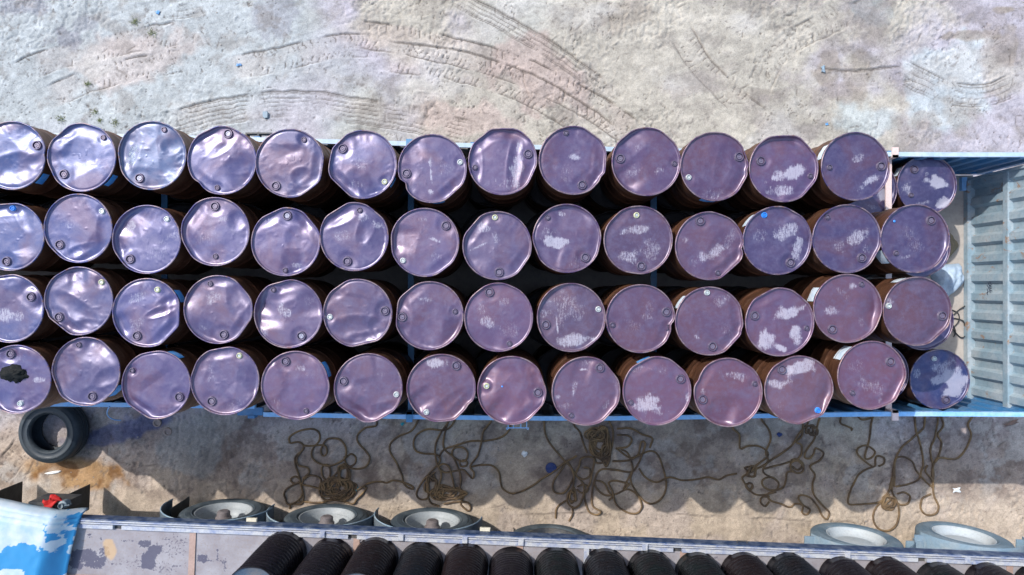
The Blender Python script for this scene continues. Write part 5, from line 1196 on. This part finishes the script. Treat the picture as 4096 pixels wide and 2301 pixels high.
rope("rope_tangle", 'C4', [
    [(-140, 170), (-140, 235), (-85, 290), (-80, 400), (-20, 380), (70, 380), (135, 420), (145, 470), (55, 540), (5, 590)],
    [(90, 120), (100, 165), (160, 250), (175, 330), (130, 430), (150, 500), (110, 570), (120, 610), (200, 650)],
    [(490, 160), (470, 210), (400, 290), (340, 380), (230, 460), (130, 530), (20, 590), (-60, 640), (-20, 720), (40, 780), (120, 785), (220, 765)],
    [(580, 150), (560, 210), (530, 330), (460, 420), (450, 470), (490, 485), (530, 445), (545, 400), (610, 440), (580, 500), (500, 550), (540, 620), (520, 700), (530, 780), (600, 870), (660, 930), (640, 985), (600, 960), (570, 890), (500, 810), (420, 785), (398, 810), (440, 870), (500, 910), (470, 950), (432, 930), (440, 875), (380, 860), (330, 890), (260, 860), (170, 830), (150, 780), (220, 750), (240, 690), (180, 640), (110, 660), (108, 710), (180, 750), (270, 730), (300, 660), (310, 600), (370, 590)],
    [(440, 200), (430, 300), (385, 350), (430, 375), (425, 450), (395, 490)], [(340, 500), (390, 490), (440, 530), (440, 590), (390, 605), (340, 570), (340, 520), (390, 500), (435, 545), (400, 580), (350, 550)],
    [(160, 840), (130, 880), (92, 850), (105, 805), (165, 800)], [(120, 570), (220, 545), (340, 510)], [(500, 230), (560, 240), (555, 290), (500, 290), (490, 240)]],
    [(0, 590, 60, 60, 2), (-10, 720, 40, 40, 2), (510, 245, 50, 50, 2)], "brown rope tangle right of centre with long open loops", 13)
rope("rope_tangle", 'C4', [
    [(1015, 100), (1010, 150), (990, 330), (960, 440), (960, 490), (1010, 480), (1040, 430), (970, 380), (900, 400), (900, 460), (1020, 550), (1050, 470), (1110, 480), (1110, 530), (1070, 550)],
    [(1020, 555), (930, 590), (870, 660), (830, 760), (820, 860), (900, 865), (1050, 855), (1110, 820)],
    [(1365, 100), (1370, 140), (1380, 260), (1420, 400), (1440, 530), (1420, 600), (1400, 660), (1310, 700), (1210, 720)],
    [(1455, 100), (1450, 150), (1440, 230), (1370, 300), (1260, 400), (1200, 520), (1180, 650), (1150, 760), (1100, 810)],
    [(1200, 720), (1200, 560), (1210, 490), (1270, 470), (1340, 510), (1380, 590), (1440, 660), (1510, 720)],
    [(1560, 100), (1555, 150), (1530, 300), (1500, 430), (1520, 560), (1520, 720), (1530, 800), (1560, 880), (1530, 940), (1460, 950), (1415, 900), (1430, 820), (1500, 780)],
    [(1590, 100), (1590, 150), (1605, 220), (1560, 290), (1590, 360), (1570, 460), (1530, 520), (1510, 620), (1520, 700)],
    [(1840, 100), (1840, 140), (1805, 210), (1825, 290), (1800, 390), (1730, 480), (1660, 490), (1570, 480), (1530, 520)],
    [(1110, 830), (1040, 900), (1020, 990), (1060, 1060), (1130, 1080), (1200, 1040), (1230, 950), (1220, 850), (1180, 760), (1190, 640)],
    [(1220, 780), (1280, 765), (1330, 800), (1310, 860), (1250, 870), (1200, 830)], [(1470, 540), (1450, 590), (1500, 650), (1520, 720)],
    [(760, 100), (750, 190), (800, 215), (850, 240), (840, 255)], [(870, 110), (930, 165), (1010, 150)]],
    [(1150, 850, 60, 60, 4), (1515, 700, 14, 30, 1)], "brown rope tangle at far right with hanging yellowish loops", 17)

# ================================================================ SMALL THINGS
# worn tyre lying at the left under the trailer's edge
q = p25(121, 1089, 0.26)
_lt = MB().lathe([(0.235, 0.02), (0.25, 0.0), (0.34, -0.005), (0.385, 0.02), (0.40, 0.05), (0.403, 0.09), (0.392, 0.095), (0.392, 0.105), (0.403, 0.11), (0.403, 0.155), (0.392, 0.16), (0.392, 0.17), (0.403, 0.175), (0.40, 0.215), (0.385, 0.248), (0.36, 0.262), (0.34, 0.27), (0.335, 0.276), (0.325, 0.276), (0.32, 0.27), (0.275, 0.265), (0.262, 0.27), (0.25, 0.262), (0.235, 0.245), (0.232, 0.225), (0.30, 0.20), (0.355, 0.17), (0.365, 0.13), (0.355, 0.08), (0.30, 0.055), (0.232, 0.045)], 60, close=True)
M_lt = worn("old_tyre_rubber", (0.014, 0.024, 0.036), 0.6, 0.0, (0.07, 0.085, 0.095), 0.45, 5.0, 0.3)
lt = _lt.build("loose_tyre", M_lt, None, True, 45, loc=(q[0], q[1], gmax(q[0], q[1], 0.3) - 0.004))
tag(lt, "bare black tyre lying flat on the ground beside the trailer", "tyre")
M_dkblue = worn("dark_blue_lid_plastic", (0.012, 0.035, 0.16), 0.45, 0.0, (0.2, 0.2, 0.25), 0.3, 30, 0.1)
q = cp('C3', 422, 563)
o = MB().lathe([(0, 0.016), (0.05, 0.016), (0.056, 0.022), (0.068, 0.022), (0.074, 0.014), (0.074, 0.0), (0, 0.0)], 28).build("bucket_lid", M_dkblue, None, True, 40, loc=(q[0], q[1], gmax(q[0], q[1], .07) - 0.004), rot=(0.06, -0.05, 0))
tag(o, "small round dark blue lid lying left of the middle rope", "lid")
def scrap(crop, x, y, sx, sy, rz, mat, label, seed, th=0.006, curl=0.02, name="plastic_scrap", cat="scrap"):
    q = cp(crop, x, y); rnd = np.random.default_rng(seed)
    n = 7; gu, gv = np.meshgrid(np.linspace(-1, 1, n), np.linspace(-1, 1, n))
    X = sx * gu * (1 + .25 * np.sin(gv * 3 + seed)); Y = sy * gv * (1 + .25 * np.cos(gu * 3 + seed)); Z = curl * (vnoise(gu * 1.5 + 5, gv * 1.5 + 5, seed)) + th
    v = np.stack([X, Y, Z], -1).reshape(-1, 3); i_ = np.arange(n * n).reshape(n, n)
    qd = np.stack([i_[:-1, :-1], i_[:-1, 1:], i_[1:, 1:], i_[1:, :-1]], -1).reshape(-1, 4)
    o = obj(name, mesh_np(name, v, qd, True), mat, None, (q[0], q[1], gmax(q[0], q[1], max(sx, sy)) - 0.002), (0, 0, rz)); s_ = o.modifiers.new("thickness", 'SOLIDIFY'); s_.thickness = 0.004; s_.offset = -1
    tag(o, label, cat)
M_wh = worn("white_plastic", (0.75, 0.78, 0.80), 0.5); M_bl = worn("sky_blue_plastic", (0.10, 0.30, 0.62), 0.5); M_gb = worn("slate_blue_stone", (0.22, 0.30, 0.37), 0.6, 0.0, (0.3, 0.33, 0.36), 0.5); M_teal = worn("teal_plastic", (0.02, 0.32, 0.40), 0.5); M_brn = worn("brown_scrap", (0.16, 0.10, 0.08), 0.8)
scrap('C3', 203, 445, 0.035, 0.035, 0.2, M_wh, "crumpled white scrap left of the dark blue lid", 1)
scrap('C2', 1258, 198, 0.02, 0.018, 0.7, M_teal, "tiny teal scrap close under the trailer rail", 2)
scrap('C2', 885, 735, 0.02, 0.02, 0.3, M_teal, "tiny teal scrap in the leftmost rope tangle", 3)
scrap('C4', 1705, 745, 0.045, 0.028, 0.1, M_wh, "pale scrap on sunlit sand above rightmost wheel", 4)
scrap('C4', 2150, 190, 0.085, 0.022, 0.35, M_brn, "long brown scrap at the right edge below the trailer", 5)
scrap('C1', 440, 600, 0.09, 0.014, 0.15, M_wh, "white streaky scrap on the orange oil stain", 6, curl=0.01)
scrap('C4', 240, 285, 0.03, 0.025, 0.1, M_dkblue, "faint dark blue scrap among ropes right of centre", 7)
def at(sx, sy): return 'A1', (sx) * 2.0673, (sy - 430) * 2.0673
scrap(*at(632, 50), 0.022, 0.022, 0.9, M_bl, "small blue scrap on clay at upper left", 8)
scrap(*at(956, 260), 0.03, 0.016, 0.2, M_bl, "small bluish sliver on clay above the left drums", 9)
scrap(*at(3307, 497), 0.016, 0.014, 0.2, M_bl, "tiny blue scrap on clay at upper right", 10)
scrap(*at(3290, 278), 0.022, 0.04, 0.1, M_gb, "narrow grey-blue scrap on clay at upper right", 11)
q = wp(1062, 460)
m = MB(); hexp = [(-0.035, -0.03), (-0.005, -0.055), (0.035, -0.045), (0.04, 0.03), (0.02, 0.05), (-0.035, 0.045)]
m.add([(x, y, 0) for x, y in hexp] + [(x * .85, y * .85, 0.035) for x, y in hexp], [tuple(range(5, -1, -1)), tuple(range(6, 12))] + [(i, (i + 1) % 6, 6 + (i + 1) % 6, 6 + i) for i in range(6)])
o = m.build("stone", M_gb, None, loc=(q[0], q[1], gz(*q) - 0.003)); tag(o, "angular slate blue stone on clay above the fifth drum", "stone")
# round caps fallen by the rail
M_cap = worn("grey_cap", (0.30, 0.24, 0.22), 0.5, 0.2)
for (x, y), lab in (((1300, 188), "round brownish cap lying below the third bottom-row drum"), ((1385, 262), "half-buried round cap lower right of the brownish cap")):
    q = cp('C1', x, y); o = MB().lathe([(0, 0.012), (0.03, 0.012), (0.034, 0.026), (0.05, 0.026), (0.055, 0.018), (0.055, 0), (0, 0)], 22).build("bottle_top", M_cap, None, True, 40, loc=(q[0], q[1], gmax(q[0], q[1], .05) - (0.004 if x < 1350 else 0.014)), rot=(0.1, 0.1, 0)); tag(o, lab, "bottle top")
# blue wire on the trailer rail, left
P = np.array([(*cp('C1', a, b, z_), z_) for a, b, z_ in ((905, 55, 2.205), (890, 80, 2.1), (885, 115, 1.9), (905, 145, 1.7), (950, 165, 1.62), (1000, 168, 1.6))])
o = MB().tube(catmull(P, 0.03), 0.006, 6).build("blue_wire", M_bl, None, True, 80); tag(o, "light blue wire dangling from the trailer rail above the loose tyre", "wire")
# black tar on a lid
kk = keys.index((4, 1)); q = cp('B1', 110, 930, UPTOP)
M_tar = worn("black_tar", (0.003, 0.004, 0.005), 0.75, 0.0, (0.006, 0.010, 0.012), 0.5, 18, 0.3, None, 0.2)
o = blob("tar_lump", (q[0], q[1], UPTOP - 0.018), 0.125, 0.072, 0.030, M_tar, 31, 0.75, 7.0); o.rotation_euler = (0, 0, 0)
tag(o, "black glossy tar lump smeared on bottom-left drum lid", "tar lump")
# paint dots on lids
for cr_, x, y, r, lab in (('B2', 2085, 1028, 0.008, "tiny vivid blue paint dot on a bottom-row drum lid"), ('A4', 1200, 940, 0.011, "small blue paint blot on the last second-row drum lid")):
    q = cp(cr_, x, y, UPTOP - .01); o = MB().lathe([(0, 0.004), (r * .8, 0.003), (r, 0.0)], 12).build("paint_dot", M_capblue, None, True, 60, loc=(q[0], q[1], UPTOP - 0.022)); tag(o, lab, "paint dot")
# ink marks
M_ink = worn("dark_ink", (0.03, 0.02, 0.06), 0.6)
q = cp('B3', 1390, 540, UPTOP - .01); m = MB()
for a in ([(-0.012, 0.022), (0.012, 0.026)], [(0.0, 0.024), (0.002, -0.02)], [(-0.016, -0.022), (0.016, -0.018)]):
    m.tube([(x, y, 0) for x, y in a], 0.0035, 5)
o = m.build("ink_mark", M_ink, None, loc=(q[0], q[1], UPTOP - 0.021)); tag(o, "dark I-shaped ink mark on a third-row drum lid", "ink mark")
# handwriting on the gate
q = (5.190, -0.262)
# sacks and wire between the drums and the gate
M_sack = worn("tan_sack", (0.22, 0.185, 0.12), 0.9, 0.0, (0.12, 0.10, 0.07), 0.6, 12, 0.5)
M_bag = worn("pale_blue_bag", (0.42, 0.52, 0.62), 0.6, 0.0, (0.08, 0.20, 0.42), 0.55, 7, 0.4)
def sack(name, quad, z0, hgt, mat, label, seed):
    n = 22; gu, gv = np.meshgrid(np.linspace(0, 1, n), np.linspace(0, 1, n)); A, B, C_, D = [np.array(p) for p in quad]
    X = (A[0] * (1 - gu) + B[0] * gu) * (1 - gv) + (D[0] * (1 - gu) + C_[0] * gu) * gv; Y = (A[1] * (1 - gu) + B[1] * gu) * (1 - gv) + (D[1] * (1 - gu) + C_[1] * gu) * gv
    pil = (16 * gu * (1 - gu) * gv * (1 - gv)) ** 0.45
    Z = z0 + 0.012 + hgt * pil * (0.75 + 0.5 * fbm(gu * 5 + seed, gv * 5, 3, seed)) + 0.012 * pil * np.sin(gu * 21 + gv * 9)
    v = np.vstack([np.stack([X, Y, Z], -1).reshape(-1, 3), np.stack([X, Y, np.full(X.shape, z0 + 0.002)], -1).reshape(-1, 3)])
    i_ = np.arange(n * n).reshape(n, n); t_ = np.stack([i_[:-1, :-1], i_[1:, :-1], i_[1:, 1:], i_[:-1, 1:]], -1).reshape(-1, 4)
    bt = np.concatenate([i_[0, :], i_[1:, -1], i_[-1, -2::-1], i_[-2:0:-1, 0]]); sd = [(bt[i], bt[(i + 1) % len(bt)], bt[(i + 1) % len(bt)] + n * n, bt[i] + n * n) for i in range(len(bt))]
    faces = [tuple(map(int, f_[::-1])) for f_ in t_] + [tuple(map(int, f_ + n * n)) for f_ in t_] + [tuple(map(int, s_)) for s_ in sd]
    o = obj(name, mesh_np(name, v, faces, True, 70), mat); tag(o, label, "sack")
zb = DECK + 0.12
sack("sack", [p25(2350, 545, zb), p25(2398, 585, zb), p25(2427, 618, zb), p25(2360, 690, zb)], DECK + 0.003, 0.12, M_sack, "tan stained sack on the trailer deck beside second-row end drum", 51)
sack("plastic_sack", [p25(2352, 668, zb), p25(2428, 662, zb), p25(2436, 712, zb), p25(2372, 768, zb)], DECK + 0.003, 0.14, M_bag, "pale blue plastic sack on the deck near the gate", 53)
m = MB()
for P in ([(2396, 780), (2412, 790), (2408, 815), (2396, 825)], [(2394, 800), (2420, 806), (2428, 822), (2434, 836), (2420, 850), (2405, 838), (2396, 828)], [(2400, 792), (2418, 776), (2426, 770)], [(2394, 812), (2404, 830), (2398, 848)]):
    Q = catmull(np.array([p25(a, b, DECK + .02) for a, b in P]), 0.02); m.tube(np.column_stack([Q, DECK + 0.012 + 0.02 * vnoise(np.arange(len(Q)) * .3, np.zeros(len(Q)), 5)]), 0.007, 6)
o = m.build("black_wire", M_black, None, True, 80); tag(o, "loose black wire coil on the deck below the pale blue sack", "wire")
# grass tufts on the clay at upper left
M_grass = worn("dry_green_grass", (0.10, 0.13, 0.045), 0.7, 0.0, (0.2, 0.18, 0.08), 0.5, 20, 0.1)
TU = [(607, 130, .06, "largest dry grass tuft in the upper left clay"), (540, 88, .05, "grass tuft above the largest upper left tuft"), (243, 475, .05, "bright green tuft above the second drum"), (383, 447, .04, "thin tuft above and between second and third drums"), (460, 490, .05, "sparse tuft just above the third drum"), (350, 335, .035, "small brownish tuft within the left tyre track"), (400, 482, .03, "tiny tuft left of the sparse tuft above third drum")]
for n, (sx, sy, s_, lab) in enumerate(TU):
    q = wp(sx, sy); rnd = random.Random(n); m = MB()
    for _ in range(46):
        a = rnd.uniform(0, 6.28); L = rnd.uniform(.3, 1) * s_; bx_, by_ = rnd.gauss(0, s_ * .5), rnd.gauss(0, s_ * .4); w_ = 0.0025
        dx, dy = math.cos(a), math.sin(a); m.add([(bx_ - dy * w_, by_ + dx * w_, 0), (bx_ + dy * w_, by_ - dx * w_, 0), (bx_ + dx * L * .5 + dy * w_, by_ + dy * L * .5 - dx * w_, L * .5), (bx_ + dx * L * .5 - dy * w_, by_ + dy * L * .5 + dx * w_, L * .5), (bx_ + dx * L, by_ + dy * L, L * .55)], [(0, 1, 2, 3), (3, 2, 4)])
    o = m.build("grass_tuft", M_grass, None, loc=(q[0], q[1], gz(*q) - 0.002)); tag(o, lab, "grass tuft", "grass tufts on the clay")
# loose grit
rnd = np.random.default_rng(9); m = MB(); cube = [(-1, -1, -1), (1, -1, -1), (1, 1, -1), (-1, 1, -1), (-.6, -.7, .8), (.7, -.5, 1), (.5, .8, .7), (-.8, .6, .9)]; cf = [(3, 2, 1, 0), (4, 5, 6, 7), (0, 1, 5, 4), (1, 2, 6, 5), (2, 3, 7, 6), (3, 0, 4, 7)]
for _ in range(2600):
    x = rnd.uniform(-6.9, 6.9); y = rnd.uniform(-3.2, 3.85)
    if abs(y) < 1.2 and x > -6: continue
    if vnoise(np.array([x * 1.5]), np.array([y * 1.5]), 77)[0] < 0.42: continue
    s_ = 0.003 + 0.011 * rnd.random() ** 3; a = rnd.uniform(0, 6.28); z_ = gz(x, y)
    m.add([(x + s_ * (p[0] * math.cos(a) - p[1] * math.sin(a)), y + s_ * (p[0] * math.sin(a) + p[1] * math.cos(a)) * .8, z_ + s_ * .5 * p[2]) for p in cube], cf)
o = m.build("grit", worn("grit_stone", (0.30, 0.28, 0.26), 0.9, 0.0, (0.14, 0.13, 0.13), 0.7, 4.0)); tag(o, "scattered small grit and crumbs on the clay", "grit", kind="stuff")
